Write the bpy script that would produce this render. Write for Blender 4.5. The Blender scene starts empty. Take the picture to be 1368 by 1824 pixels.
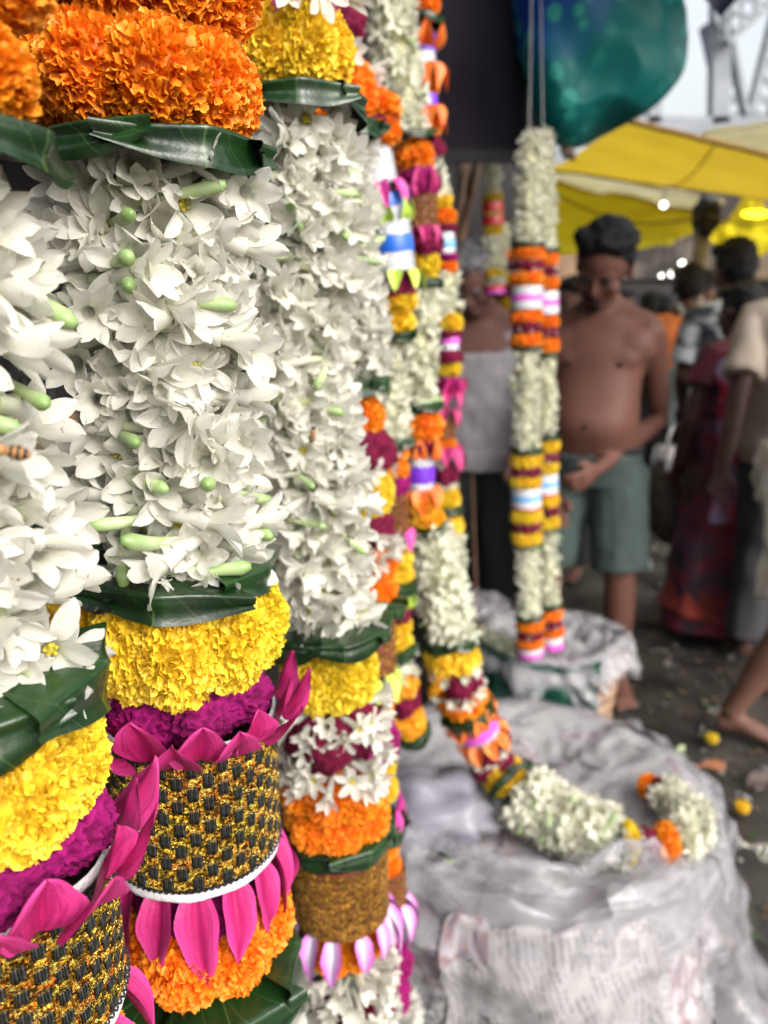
import bpy, bmesh, math, random
from mathutils import Vector, Matrix, noise
rnd = random.Random(7)
PI = math.pi
SC = bpy.context.scene
COL = SC.collection
V = Vector

# ------------------------------------------------------------------ camera, sky, sun, exposure
CAM_H = 1.35
PITCH = math.radians(14.4)
cam_d = bpy.data.cameras.new('camera')
cam = bpy.data.objects.new('camera', cam_d)
COL.objects.link(cam)
cam.location = (0, 0, CAM_H)
cam.rotation_euler = (PI / 2 - PITCH, 0, 0)
cam_d.sensor_fit = 'VERTICAL'
cam_d.sensor_height = 36
cam_d.lens = 27.04
cam_d.clip_start = 0.02
cam_d.clip_end = 400
cam_d.dof.use_dof = True
cam_d.dof.focus_distance = 0.40
cam_d.dof.aperture_fstop = 6.0
SC.camera = cam

W = bpy.data.worlds.new('World')
SC.world = W
W.use_nodes = True
wn = W.node_tree
wn.nodes.clear()
sky = wn.nodes.new('ShaderNodeTexSky')
sky.sky_type = 'NISHITA'
sky.sun_disc = False
sky.sun_elevation = math.radians(36.5)
sky.sun_rotation = math.radians(138)
sky.air_density = 1.6
sky.dust_density = 6.0
hs = wn.nodes.new('ShaderNodeHueSaturation')
hs.inputs['Saturation'].default_value = 0.30
hs.inputs['Value'].default_value = 2.2
bg = wn.nodes.new('ShaderNodeBackground')
bg.inputs['Strength'].default_value = 0.15
wo = wn.nodes.new('ShaderNodeOutputWorld')
wn.links.new(sky.outputs[0], hs.inputs['Color'])
wn.links.new(hs.outputs[0], bg.inputs['Color'])
wn.links.new(bg.outputs[0], wo.inputs['Surface'])
sun_d = bpy.data.lights.new('sun', 'SUN')
sun_d.energy = 0.75
sun_d.angle = math.radians(40)
sun_d.color = (1.0, 0.97, 0.93)
sun = bpy.data.objects.new('sun', sun_d)
COL.objects.link(sun)
# the light arrives from the right and slightly from behind the camera
sun.rotation_euler = V((-0.60, 0.66, -0.66)).to_track_quat('-Z', 'Y').to_euler()
SC.view_settings.view_transform = 'Standard'
SC.view_settings.look = 'None'
SC.view_settings.exposure = 0.0
SC.view_settings.gamma = 1
SC.view_settings.use_curve_mapping = False
SC.render.engine = 'CYCLES'
SC.cycles.use_denoising = True
SC.cycles.max_bounces = 7
SC.cycles.transparent_max_bounces = 8
SC.cycles.caustics_reflective = False
SC.cycles.caustics_refractive = False

# ------------------------------------------------------------------ measuring helpers
F = 1370.0
CT, ST = math.cos(PITCH), math.sin(PITCH)
def ray(px, py):
    cx = (px - 684) / F
    u = (912 - py) / F
    return V((cx, CT + u * ST, -ST + u * CT))
def at(px, py, D):
    d = ray(px, py)
    return V((0, 0, CAM_H)) + d * (D / d.y)
def onz(px, py, z):
    d = ray(px, py)
    return V((0, 0, CAM_H)) + d * ((z - CAM_H) / d.z)
def mpp(py, D):
    return D / (CT + (912 - py) / F * ST) / F

# ------------------------------------------------------------------ materials
def srgb(r, g, b):
    f = lambda c: (c / 255) / 12.92 if c <= 10 else (((c / 255) + .055) / 1.055) ** 2.4
    return (f(r), f(g), f(b))
def M(name, c1, c2=None, scale=20, rough=.5, trans=0, bump=0, bscale=60, objvar=0, spec=.5, metal=0,
      tone=None, tone_pow=1, sheen=0, sheen_col=None, detail=3, hue=0, sss=0, alpha=1, coat=0, ramp=(.35, .65), emit=None, spots=None, streak=0):
    m = bpy.data.materials.new(name)
    m.use_nodes = True
    nt = m.node_tree
    N, L = nt.nodes, nt.links
    N.clear()
    out = N.new('ShaderNodeOutputMaterial')
    p = N.new('ShaderNodeBsdfPrincipled')
    tc = N.new('ShaderNodeTexCoord')
    def rgb(c):
        return (c[0], c[1], c[2], 1)
    col = None
    if c2 is not None:
        nz = N.new('ShaderNodeTexNoise')
        nz.inputs['Scale'].default_value = scale
        nz.inputs['Detail'].default_value = detail
        L.new(tc.outputs['Object'], nz.inputs['Vector'])
        cr = N.new('ShaderNodeValToRGB')
        cr.color_ramp.elements[0].position = ramp[0]
        cr.color_ramp.elements[1].position = ramp[1]
        cr.color_ramp.elements[0].color = rgb(c1)
        cr.color_ramp.elements[1].color = rgb(c2)
        L.new(nz.outputs['Fac'], cr.inputs['Fac'])
        col = cr.outputs['Color']
    else:
        rg = N.new('ShaderNodeRGB')
        rg.outputs[0].default_value = rgb(c1)
        col = rg.outputs[0]
    if tone is not None:
        a = N.new('ShaderNodeAttribute')
        a.attribute_name = 'tone'
        fac = a.outputs['Fac']
        if tone_pow != 1:
            pw = N.new('ShaderNodeMath'); pw.operation = 'POWER'
            L.new(fac, pw.inputs[0]); pw.inputs[1].default_value = tone_pow
            fac = pw.outputs[0]
        mx = N.new('ShaderNodeMix'); mx.data_type = 'RGBA'
        L.new(fac, mx.inputs['Factor'])
        L.new(col, mx.inputs['A'])
        mx.inputs['B'].default_value = rgb(tone)
        col = mx.outputs['Result']
    if streak:
        u_ = N.new('ShaderNodeUVMap'); mp = N.new('ShaderNodeMapping'); mp.inputs['Scale'].default_value = (26, 1.6, 1); L.new(u_.outputs[0], mp.inputs[0])
        n_ = N.new('ShaderNodeTexNoise'); n_.inputs['Scale'].default_value = 1; n_.inputs['Detail'].default_value = 3; L.new(mp.outputs[0], n_.inputs['Vector'])
        h_ = N.new('ShaderNodeHueSaturation'); m_ = N.new('ShaderNodeMapRange'); L.new(n_.outputs['Fac'], m_.inputs[0]); m_.inputs[1].default_value = .3; m_.inputs[2].default_value = .7
        m_.inputs[3].default_value = 1 - streak; m_.inputs[4].default_value = 1 + streak; L.new(m_.outputs[0], h_.inputs['Value']); L.new(col, h_.inputs['Color']); col = h_.outputs[0]
    if spots:
        ns = N.new('ShaderNodeTexNoise'); ns.inputs['Scale'].default_value = 210; ns.inputs['Detail'].default_value = 2
        ofs = N.new('ShaderNodeObjectInfo'); av = N.new('ShaderNodeVectorMath'); av.operation = 'ADD'
        L.new(tc.outputs['Object'], av.inputs[0]); L.new(ofs.outputs['Location'], av.inputs[1]); L.new(av.outputs[0], ns.inputs['Vector'])
        rs = N.new('ShaderNodeMapRange'); L.new(ns.outputs['Fac'], rs.inputs[0]); rs.inputs[1].default_value = .705; rs.inputs[2].default_value = .76; rs.inputs[4].default_value = .75
        mx = N.new('ShaderNodeMix'); mx.data_type = 'RGBA'
        L.new(rs.outputs[0], mx.inputs['Factor']); L.new(col, mx.inputs['A']); mx.inputs['B'].default_value = rgb(spots); col = mx.outputs['Result']
    if objvar or hue:
        oi = N.new('ShaderNodeObjectInfo')
        h = N.new('ShaderNodeHueSaturation')
        mr = N.new('ShaderNodeMapRange')
        L.new(oi.outputs['Random'], mr.inputs['Value'])
        mr.inputs['To Min'].default_value = 1 - objvar
        mr.inputs['To Max'].default_value = 1 + objvar * .6
        L.new(mr.outputs[0], h.inputs['Value'])
        if hue:
            mh = N.new('ShaderNodeMapRange')
            L.new(oi.outputs['Random'], mh.inputs['Value'])
            mh.inputs['To Min'].default_value = .5 + hue
            mh.inputs['To Max'].default_value = .5 - hue
            L.new(mh.outputs[0], h.inputs['Hue'])
        L.new(col, h.inputs['Color'])
        col = h.outputs[0]
    L.new(col, p.inputs['Base Color'])
    p.inputs['Roughness'].default_value = rough
    p.inputs['Specular IOR Level'].default_value = spec
    p.inputs['Metallic'].default_value = metal
    p.inputs['Alpha'].default_value = alpha
    p.inputs['Coat Weight'].default_value = coat
    if sheen:
        p.inputs['Sheen Weight'].default_value = sheen
        p.inputs['Sheen Roughness'].default_value = .5
        p.inputs['Sheen Tint'].default_value = rgb(sheen_col or c1)
    if sss:
        p.inputs['Subsurface Weight'].default_value = sss
        p.inputs['Subsurface Radius'].default_value = (.004, .003, .002)
        p.inputs['Subsurface Scale'].default_value = 1
    if emit:
        p.inputs['Emission Color'].default_value = rgb(c1)
        p.inputs['Emission Strength'].default_value = emit
    if bump:
        nb = N.new('ShaderNodeTexNoise')
        nb.inputs['Scale'].default_value = bscale
        nb.inputs['Detail'].default_value = 4
        L.new(tc.outputs['Object'], nb.inputs['Vector'])
        b = N.new('ShaderNodeBump')
        b.inputs['Strength'].default_value = bump
        b.inputs['Distance'].default_value = 0.004 if bscale > 800 else 0.002
        L.new(nb.outputs['Fac'], b.inputs['Height'])
        L.new(b.outputs[0], p.inputs['Normal'])
    if trans:
        t = N.new('ShaderNodeBsdfTranslucent')
        L.new(col, t.inputs['Color'])
        ms = N.new('ShaderNodeMixShader')
        ms.inputs[0].default_value = trans
        L.new(p.outputs[0], ms.inputs[1])
        L.new(t.outputs[0], ms.inputs[2])
        L.new(ms.outputs[0], out.inputs['Surface'])
    else:
        L.new(p.outputs[0], out.inputs['Surface'])
    m['col_out'] = 0
    return m

MT = {}
MT['tuber'] = M('tuberose_petal', (.82, .81, .765), (.78, .77, .69), 70, rough=.42, trans=.48, spots=(.30, .15, .06), tone=(.46, .55, .22), objvar=.09, spec=.45, bump=.25, bscale=260)
MT['tuber_dull'] = M('tuberose_far_petal', (.84, .83, .73), (.74, .75, .60), 50, rough=.6, trans=.42, tone=(.50, .55, .26), objvar=.15)
MT['bud'] = M('tuberose_bud', (.54, .60, .38), (.36, .48, .20), 60, rough=.4, tone=(.17, .29, .08), tone_pow=1.5, objvar=.18, spec=.5)
MT['core'] = M('stem_core', (.42, .42, .22), (.60, .59, .40), 90, rough=.7, bump=1, bscale=150)
MT['stamen'] = M('stamen', (.62, .48, .04), (.38, .36, .05), 400, rough=.6)
MT['orange'] = M('orange_marigold', (.86, .19, .004), (.92, .27, .006), 60, rough=.55, trans=.22, tone=(.95, .36, .02), tone_pow=3, objvar=.10, hue=.008)
MT['yellow'] = M('yellow_marigold', (.78, .54, .016), (.84, .62, .03), 60, rough=.55, trans=.22, tone=(.90, .68, .05), tone_pow=3, objvar=.08, hue=.01)
MT['amber'] = M('amber_marigold', (.84, .35, .006), (.88, .42, .012), 60, rough=.55, trans=.2, tone=(.92, .55, .04), tone_pow=3, objvar=.08)
MT['magenta'] = M('magenta_cockscomb', (.11, .0008, .045), (.19, .002, .08), 60, rough=.8, spec=.2, tone=(.34, .006, .15), sheen=.06, sheen_col=(.7, .1, .5), objvar=.12, bump=.7, bscale=420)
MT['maroon'] = M('maroon_cockscomb', (.07, .001, .012), (.12, .002, .024), 60, rough=.8, spec=.2, tone=(.18, .003, .04), sheen=.04, sheen_col=(.5, .1, .3), objvar=.15, bump=.7, bscale=420)
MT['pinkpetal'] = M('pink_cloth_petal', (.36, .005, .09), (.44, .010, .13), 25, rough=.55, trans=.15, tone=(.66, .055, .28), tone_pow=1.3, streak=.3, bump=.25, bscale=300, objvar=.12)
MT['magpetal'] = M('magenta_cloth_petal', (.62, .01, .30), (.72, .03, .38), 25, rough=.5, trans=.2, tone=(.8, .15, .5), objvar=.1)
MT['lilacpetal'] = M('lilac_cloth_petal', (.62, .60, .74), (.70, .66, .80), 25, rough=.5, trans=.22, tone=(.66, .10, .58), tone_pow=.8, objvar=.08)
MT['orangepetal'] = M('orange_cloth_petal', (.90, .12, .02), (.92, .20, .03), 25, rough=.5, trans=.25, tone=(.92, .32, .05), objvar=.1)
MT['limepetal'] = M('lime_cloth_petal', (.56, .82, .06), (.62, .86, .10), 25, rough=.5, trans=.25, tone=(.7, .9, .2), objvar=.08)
MT['gold'] = M('gold_thread', (1.0, .68, .16), (.50, .20, .02), 520, rough=.14, ramp=(.42, .56), metal=1, bump=1, bscale=1100, objvar=.3, hue=.02)  # gold and dark brown flecks paint in sparkle and gaps between strands
MT['goldred'] = M('red_gold_thread', (.80, .46, .09), (.36, .02, .03), 330, rough=.32, metal=.9, bump=1, bscale=900, objvar=.25, ramp=(.5, .62))
def paint_glints(m, sc=800, lo=.12, hi=1.5):
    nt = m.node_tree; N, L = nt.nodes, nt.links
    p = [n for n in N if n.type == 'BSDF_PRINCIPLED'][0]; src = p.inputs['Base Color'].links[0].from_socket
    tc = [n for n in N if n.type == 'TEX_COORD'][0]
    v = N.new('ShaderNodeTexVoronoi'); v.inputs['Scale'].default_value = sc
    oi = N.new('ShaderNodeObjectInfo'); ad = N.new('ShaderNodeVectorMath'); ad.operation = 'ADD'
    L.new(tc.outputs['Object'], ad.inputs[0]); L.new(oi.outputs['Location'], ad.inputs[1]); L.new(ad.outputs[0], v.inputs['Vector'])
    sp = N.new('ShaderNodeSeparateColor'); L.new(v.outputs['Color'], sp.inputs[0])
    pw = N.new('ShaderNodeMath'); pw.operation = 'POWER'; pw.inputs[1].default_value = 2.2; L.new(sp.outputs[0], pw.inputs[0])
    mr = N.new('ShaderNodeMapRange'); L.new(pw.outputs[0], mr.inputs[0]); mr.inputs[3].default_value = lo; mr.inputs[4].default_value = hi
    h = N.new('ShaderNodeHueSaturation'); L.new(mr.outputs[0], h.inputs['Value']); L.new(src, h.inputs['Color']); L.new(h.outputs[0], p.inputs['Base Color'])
paint_glints(MT['gold'], 560, .22, 2.6); paint_glints(MT['goldred'], 500, .25, 1.4)
MT['blackthread'] = M('black_thread', (.006, .007, .006), (.022, .024, .022), 300, rough=.4, spec=.3)
MT['greythread'] = M('grey_thread', (.010, .011, .010), (.050, .053, .05), 300, rough=.4, spec=.6)
MT['bandbase'] = M('band_backing', (.02, .018, .014), (.07, .045, .015), 200, rough=.5, bump=.6, bscale=500)
MT['bandred'] = M('red_band_backing', (.12, .01, .02), (.22, .06, .02), 200, rough=.5, bump=.6, bscale=500)
MT['felt'] = M('white_felt', (.80, .78, .80), (.70, .68, .70), 200, rough=.9, bump=.8, bscale=700)
MT['silver'] = M('silver_tinsel', (.75, .76, .80), (.40, .42, .48), 500, rough=.25, metal=.85, bump=1, bscale=700)
MT['white_rib'] = M('white_ribbon', (.56, .56, .60), None, rough=.4)
for k, c in dict(blue=(.01, .12, .62), purple=(.16, .03, .55), pink=(.72, .10, .60), sky=(.16, .42, .80), red=(.7, .03, .03)).items():
    MT['rib_' + k] = M(k + '_ribbon', c, tuple(x * .8 for x in c), 40, rough=.3, spec=.6)

def leaf_material(name, ca, cb):
    m = M(name, ca, cb, 30, rough=.28, spec=.55, bump=.35, bscale=120, objvar=.25)
    nt = m.node_tree; N, L = nt.nodes, nt.links
    p = [n for n in N if n.type == 'BSDF_PRINCIPLED'][0]
    src = p.inputs['Base Color'].links[0].from_socket
    uv = N.new('ShaderNodeUVMap')
    sep = N.new('ShaderNodeSeparateXYZ')
    L.new(uv.outputs[0], sep.inputs[0])
    # thin side veins and one pale midrib across the strip
    ad = N.new('ShaderNodeMath'); ad.operation = 'MULTIPLY_ADD'
    L.new(sep.outputs['X'], ad.inputs[0]); ad.inputs[1].default_value = 4; L.new(sep.outputs['Y'], ad.inputs[2])
    fr = N.new('ShaderNodeMath'); fr.operation = 'PINGPONG'; L.new(ad.outputs[0], fr.inputs[0]); fr.inputs[1].default_value = .5
    lt = N.new('ShaderNodeMath'); lt.operation = 'LESS_THAN'; L.new(fr.outputs[0], lt.inputs[0]); lt.inputs[1].default_value = .010
    sb = N.new('ShaderNodeMath'); sb.operation = 'SUBTRACT'; L.new(sep.outputs['X'], sb.inputs[0]); sb.inputs[1].default_value = .52
    ab = N.new('ShaderNodeMath'); ab.operation = 'ABSOLUTE'; L.new(sb.outputs[0], ab.inputs[0])
    l2 = N.new('ShaderNodeMath'); l2.operation = 'LESS_THAN'; L.new(ab.outputs[0], l2.inputs[0]); l2.inputs[1].default_value = .006
    mxx = N.new('ShaderNodeMath'); mxx.operation = 'MAXIMUM'; L.new(lt.outputs[0], mxx.inputs[0]); L.new(l2.outputs[0], mxx.inputs[1])
    hf = N.new('ShaderNodeMath'); hf.operation = 'MULTIPLY'; L.new(mxx.outputs[0], hf.inputs[0]); hf.inputs[1].default_value = .22
    mx = N.new('ShaderNodeMix'); mx.data_type = 'RGBA'
    L.new(hf.outputs[0], mx.inputs['Factor']); L.new(src, mx.inputs['A']); mx.inputs['B'].default_value = (.14, .26, .07, 1)
    L.new(mx.outputs['Result'], p.inputs['Base Color'])
    return m
MT['leaf'] = leaf_material('glossy_leaf', (.004, .017, .005), (.010, .038, .008))

# ------------------------------------------------------------------ mesh building
class MB:
    def __init__(s):
        s.v = []; s.f = []; s.t = []; s.mi = []; s.uv = []
    def add(s, vs, fs, tone=0, mi=0, uv=None):
        o = len(s.v)
        s.v += [tuple(x) for x in vs]
        s.f += [tuple(i + o for i in f) for f in fs]
        s.t += list(tone) if hasattr(tone, '__len__') else [tone] * len(vs)
        s.mi += [mi] * len(fs)
        s.uv += uv if uv else [(0, 0)] * len(vs)
    def grid(s, fn, nu, nv, mi=0, tone=None, wrap=False):
        vs = []; fs = []; ts = []; uvs = []
        for j in range(nv + 1):
            for i in range(nu if wrap else nu + 1):
                u, v = i / nu, j / nv
                vs.append(fn(u, v)); ts.append(tone(u, v) if tone else 0); uvs.append((u, v))
        w = nu if wrap else nu + 1
        for j in range(nv):
            for i in range(nu):
                a = j * w + i; b = j * w + (i + 1) % w
                fs.append((a, b, b + w, a + w))
        s.add(vs, fs, ts, mi, uvs)
    def box(s, a, b, mi=0, Mx=None):
        x0, y0, z0 = a; x1, y1, z1 = b
        vs = [V(c) for c in ((x0, y0, z0), (x1, y0, z0), (x1, y1, z0), (x0, y1, z0), (x0, y0, z1), (x1, y0, z1), (x1, y1, z1), (x0, y1, z1))]
        if Mx: vs = [Mx @ c for c in vs]
        s.add(vs, [(0, 3, 2, 1), (4, 5, 6, 7), (0, 1, 5, 4), (1, 2, 6, 5), (2, 3, 7, 6), (3, 0, 4, 7)], 0, mi)
    def tube(s, pts, rad, n=8, mi=0, tone=None, cap=True, flat=1.0, up=None):
        pts = [V(p) for p in pts]
        rad = rad if hasattr(rad, '__len__') else [rad] * len(pts)
        vs = []; ts = []
        ref = None
        for k, p in enumerate(pts):
            T = (pts[min(k + 1, len(pts) - 1)] - pts[max(k - 1, 0)]).normalized()
            if ref is None:
                ref = V(up) if up else (V((1, 0, 0)) if abs(T.x) < .8 else V((0, 1, 0)))
            A = (ref - T * ref.dot(T)).normalized(); ref = A
            B = T.cross(A)
            ra, rb = rad[k] if hasattr(rad[k], '__len__') else (rad[k], rad[k] * flat)
            for i in range(n):
                a = 2 * PI * i / n
                vs.append(p + A * (ra * math.cos(a)) + B * (rb * math.sin(a)))
                ts.append(tone[k] if tone else 0)
        fs = []
        for k in range(len(pts) - 1):
            for i in range(n):
                a = k * n + i; b = k * n + (i + 1) % n
                fs.append((a, b, b + n, a + n))
        if cap:
            fs.append(tuple(range(n))[::-1]); fs.append(tuple((len(pts) - 1) * n + i for i in range(n)))
        s.add(vs, fs, ts, mi)
    def ball(s, c, r, nu=10, nv=6, mi=0, tone=0, Mx=None, nz=0, nsc=1):
        c = V(c); r = V(r) if hasattr(r, '__len__') else V((r, r, r))
        vs = []; fs = []
        vs.append(V((0, 0, -1)))
        for j in range(1, nv):
            ph = -PI / 2 + PI * j / nv
            for i in range(nu):
                a = 2 * PI * i / nu
                vs.append(V((math.cos(a) * math.cos(ph), math.sin(a) * math.cos(ph), math.sin(ph))))
        vs.append(V((0, 0, 1)))
        for i in range(nu):
            fs.append((0, 1 + (i + 1) % nu, 1 + i))
            t = 1 + (nv - 2) * nu
            fs.append((len(vs) - 1, t + i, t + (i + 1) % nu))
        for j in range(nv - 2):
            for i in range(nu):
                a = 1 + j * nu + i; b = 1 + j * nu + (i + 1) % nu
                fs.append((a, b, b + nu, a + nu))
        out = []
        for q in vs:
            k = 1 + (nz * noise.noise(q * nsc + c * 31) if nz else 0)
            q = V((q.x * r.x, q.y * r.y, q.z * r.z)) * k
            if Mx: q = Mx @ q
            out.append(q + c)
        s.add(out, fs, tone, mi)
    def mesh(s, name, mats, smooth=True):
        me = bpy.data.meshes.new(name)
        me.from_pydata(s.v, [], s.f)
        if not isinstance(mats, (list, tuple)): mats = [mats]
        for m in mats: me.materials.append(m)
        if len(mats) > 1: me.polygons.foreach_set('material_index', s.mi)
        me.polygons.foreach_set('use_smooth', [smooth] * len(s.f))
        a = me.attributes.new('tone', 'FLOAT', 'POINT')
        a.data.foreach_set('value', s.t)
        if any(u != (0, 0) for u in s.uv):
            ul = me.uv_layers.new(name='UVMap')
            idx = [0] * len(me.loops); me.loops.foreach_get('vertex_index', idx)
            flat = []
            for i in idx: flat += s.uv[i]
            ul.data.foreach_set('uv', flat)
        me.update()
        return me

WM = {}
def thing(name, label, cat, loc=(0, 0, 0), group=None, rz=0):
    o = bpy.data.objects.new(name, None)
    COL.objects.link(o)
    o.empty_display_size = .05
    o.location = loc; o.rotation_euler = (0, 0, rz)
    o['label'] = label; o['category'] = cat
    if group: o['group'] = group
    WM[o.name] = Matrix.Translation(V(loc)) @ Matrix.Rotation(rz, 4, 'Z')
    return o
def part(name, me, parent, Mx=None, label=None, kind=None):
    o = bpy.data.objects.new(name, me)
    COL.objects.link(o)
    Mx = Mx if Mx is not None else Matrix()
    o.parent = parent
    o.matrix_local = WM[parent.name].inverted() @ Mx if parent.name in WM else Mx
    WM[o.name] = Mx
    if label: o['label'] = label
    if kind: o['kind'] = kind
    return o
def solo(name, me, label=None, cat=None, kind=None, loc=(0, 0, 0), group=None):
    o = bpy.data.objects.new(name, me)
    COL.objects.link(o)
    o.location = loc
    if label: o['label'] = label
    if cat: o['category'] = cat
    if kind: o['kind'] = kind
    if group: o['group'] = group
    WM[o.name] = Matrix.Translation(V(loc))
    return o
def frame(p, T, A=None, roll=0, sc=1):
    """matrix whose Z runs along T at p"""
    T = V(T).normalized()
    A = V(A) if A else (V((1, 0, 0)) if abs(T.x) < .9 else V((0, 1, 0)))
    X = (A - T * A.dot(T)).normalized(); Y = T.cross(X)
    R = Matrix(((X.x, Y.x, T.x, 0), (X.y, Y.y, T.y, 0), (X.z, Y.z, T.z, 0), (0, 0, 0, 1)))
    s = sc if hasattr(sc, '__len__') else (sc, sc, sc)
    return Matrix.Translation(p) @ R @ Matrix.Rotation(roll, 4, 'Z') @ Matrix.Diagonal((s[0], s[1], s[2], 1))

# ------------------------------------------------------------------ flower pieces (shared meshes)
def tuberose(seed, openness, hi=True, L=.036):
    r = random.Random(seed)
    b = MB()
    bend = r.uniform(-.010, .010); bend2 = r.uniform(-.006, .006)
    def ax(v): return V((bend * v * v, bend2 * v * v, L * v))
    nk = 6 if hi else 3
    pts = [ax(k / nk) for k in range(nk + 1)]
    rr = [.0030 + .0006 * k / nk + .0016 * (k / nk) ** 4 for k in range(nk + 1)]
    tn = [max(0, .8 - 1.6 * k / nk) * r.uniform(.5, 1) for k in range(nk + 1)]
    b.tube(pts, rr, 8 if hi else 5, 0, tn, cap=False)
    end = ax(1)
    for w in range(2):
        for k in range(3):
            a = 2 * PI * (k + .5 * w) / 3 + r.uniform(-.2, .2)
            op = openness * r.uniform(.7, 1.2) * (1 if w else .88)
            curl = r.uniform(-.2, .9) * (.4 + openness * .5)
            ln = r.uniform(.019, .025); wd = r.uniform(.0043, .0055)
            cup = r.uniform(.15, .55); tw = r.uniform(-.3, .3); nick = r.uniform(-.1, .1)
            ca, sa = math.cos(a), math.sin(a)
            start = 1.0 + .0 * w
            def fn(u, v, ca=ca, sa=sa, op=op, curl=curl, ln=ln, wd=wd, cup=cup, tw=tw):
                # along the petal: angle starts near the axis and opens
                x = 0; z = 0; n = 8
                for i in range(int(v * n + .5)):
                    th = op * min(1, (i + 1) / 3) + curl * (i / n) ** 2
                    x += math.sin(th) * ln / n; z += math.cos(th) * ln / n
                s = (u - .5) * 2
                wid = wd * (.38 + 1.35 * v ** .9 - 1.45 * v ** 3.4) if v < .99 else wd * .12
                th = op + curl * v * v
                lift = cup * wid * s * s
                rad = .0034 + x - math.cos(th) * lift * -1 * 0 - math.cos(th) * lift
                zz = z + math.sin(th) * lift - .001
                y = wid * s + tw * x * .4
                zz += .0007 * math.sin(s * 5 + v * 6 + a)
                return end + V((rad * ca - y * sa, rad * sa + y * ca, zz))
            spot = r.random() < .22
            b.grid(fn, 4 if hi else 2, 8 if hi else 4, 0,
                   (lambda u, v, spot=spot: (max(0, .28 - v * .6)) + (.0 if not spot else .35 * (v > .95))))
    if openness > .7 and hi:
        for k in range(5):
            a = 2 * PI * k / 5
            b.ball(end + V((.0024 * math.cos(a), .0024 * math.sin(a), .0008)), (.0011, .0011, .0018), 6, 4, 1)
        b.ball(end + V((0, 0, -.0005)), (.003, .003, .0012), 8, 4, 1)
    return b.mesh('tuberose', [MT['tuber'] if hi else MT['tuber_dull'], MT['stamen']])
def bud(seed):
    r = random.Random(seed)
    b = MB()
    L = r.uniform(.050, .060); bend = r.uniform(-.012, .012)
    pts = []; rr = []; tn = []
    for k in range(13):
        v = k / 12
        pts.append(V((bend * v * v * v, bend * .5 * v * v, L * v)))
        rr.append((.0021 + .0023 * v ** 2.2) * (1 if v < .9 else math.sqrt(max(.05, 1 - ((v - .9) / .108) ** 2))))
        tn.append(max(0, (v - .55) / .45) * r.uniform(.8, 1))
    b.tube(pts, rr, 10, 0, tn)
    return b.mesh('bud', MT['bud'])
TUB_OPEN = [tuberose(i, 1.25) for i in range(7)]
TUB_HALF = [tuberose(20 + i, .62) for i in range(6)]
TUB_LO = [tuberose(40 + i, o, False, .030) for i, o in enumerate((1.3, 1.1, .8, .6, 1.2))]
BUDS = [bud(60 + i) for i in range(5)]

def marigold(seed, mat, n=1000, pl=.0056, pw=.0030, R=.026, cols=4):
    r = random.Random(seed)
    b = MB()
    b.ball((0, 0, 0), (R * .86, R * .86, R * .80), 20, 12, 0, .0)
    for i in range(n):
        ph = math.acos(1 - 2 * (i + .5) / n); th = PI * (1 + 5 ** .5) * i + r.uniform(-.25, .25)
        nn = V((math.sin(ph) * math.cos(th), math.sin(ph) * math.sin(th), math.cos(ph)))
        lump = 1 + .08 * noise.noise(nn * 2.6 + V((seed, 0, 0)))
        base = nn * R * .80 * lump
        t = V((r.gauss(0, 1), r.gauss(0, 1), r.gauss(0, 1)))
        d = (nn + .55 * (t - nn * t.dot(nn)) * .7).normalized()
        w = d.cross(V((r.gauss(0, 1), r.gauss(0, 1), r.gauss(0, 1)))).normalized()
        c = d.cross(w)
        L = pl * r.uniform(.7, 1.3); Wd = pw * r.uniform(.7, 1.25)
        f1 = r.uniform(0, 6.3); bend = r.uniform(-.6, .6); am = r.uniform(.25, .6)
        tb = r.uniform(0, .45)
        def fn(u, v):
            s = (u - .5) * 2
            wv = math.sin(s * 3.4 + f1) * am * Wd * v
            tip = L * v * (1 - .18 * s * s * v + .10 * math.sin(s * 7 + f1) * v)
            return base + d * tip + w * (Wd * s * (.45 + .55 * v)) + c * (wv + bend * L * v * v * .5)
        b.grid(fn, cols, 2, 0, lambda u, v: min(1, v * .8 + tb))
    return b.mesh('marigold', mat)
MARI = {k: [marigold(i * 3 + 5, MT[k]) for i in range(3)] for k in ('orange', 'yellow')}
for i, k in enumerate(('orange', 'yellow', 'amber')):
    MARI[k + '_lo'] = [marigold(80 + i * 2 + j, MT[k], 200, .009, .0056, .025, 2) for j in range(2)]

def comb(seed, mat, R=.024, sub=4):
    bm = bmesh.new()
    bmesh.ops.create_icosphere(bm, subdivisions=sub, radius=1)
    b = MB()
    vs = []; ts = []
    for v in bm.verts:
        q = v.co.normalized()
        n1 = noise.noise(q * 1.6 + V((seed, 3, 1)))
        w = q + V((noise.noise(q * 2.2 + V((seed, 0, 0))), noise.noise(q * 2.2 + V((0, seed, 5))), 0)) * .6
        rd = 1 - abs(noise.noise(w * 4.2 + V((seed, 7, 2)))) * 2.4
        r2 = 1 - abs(noise.noise(w * 9 + V((seed, 9, 4)))) * 2
        k = 1 + .22 * n1 + .20 * (rd - .5) + .07 * r2
        vs.append(q * R * k); ts.append(max(0, min(1, (rd - .2) * .5 + r2 * .3)))
    b.add(vs, [tuple(x.index for x in f.verts) for f in bm.faces], ts)
    bm.free()
    return b.mesh('cockscomb', mat)
COMB = {'magenta': [comb(1 + i, MT['magenta'], sub=5) for i in range(3)], 'maroon': [comb(11 + i, MT['maroon'], sub=4) for i in range(3)]}

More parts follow.
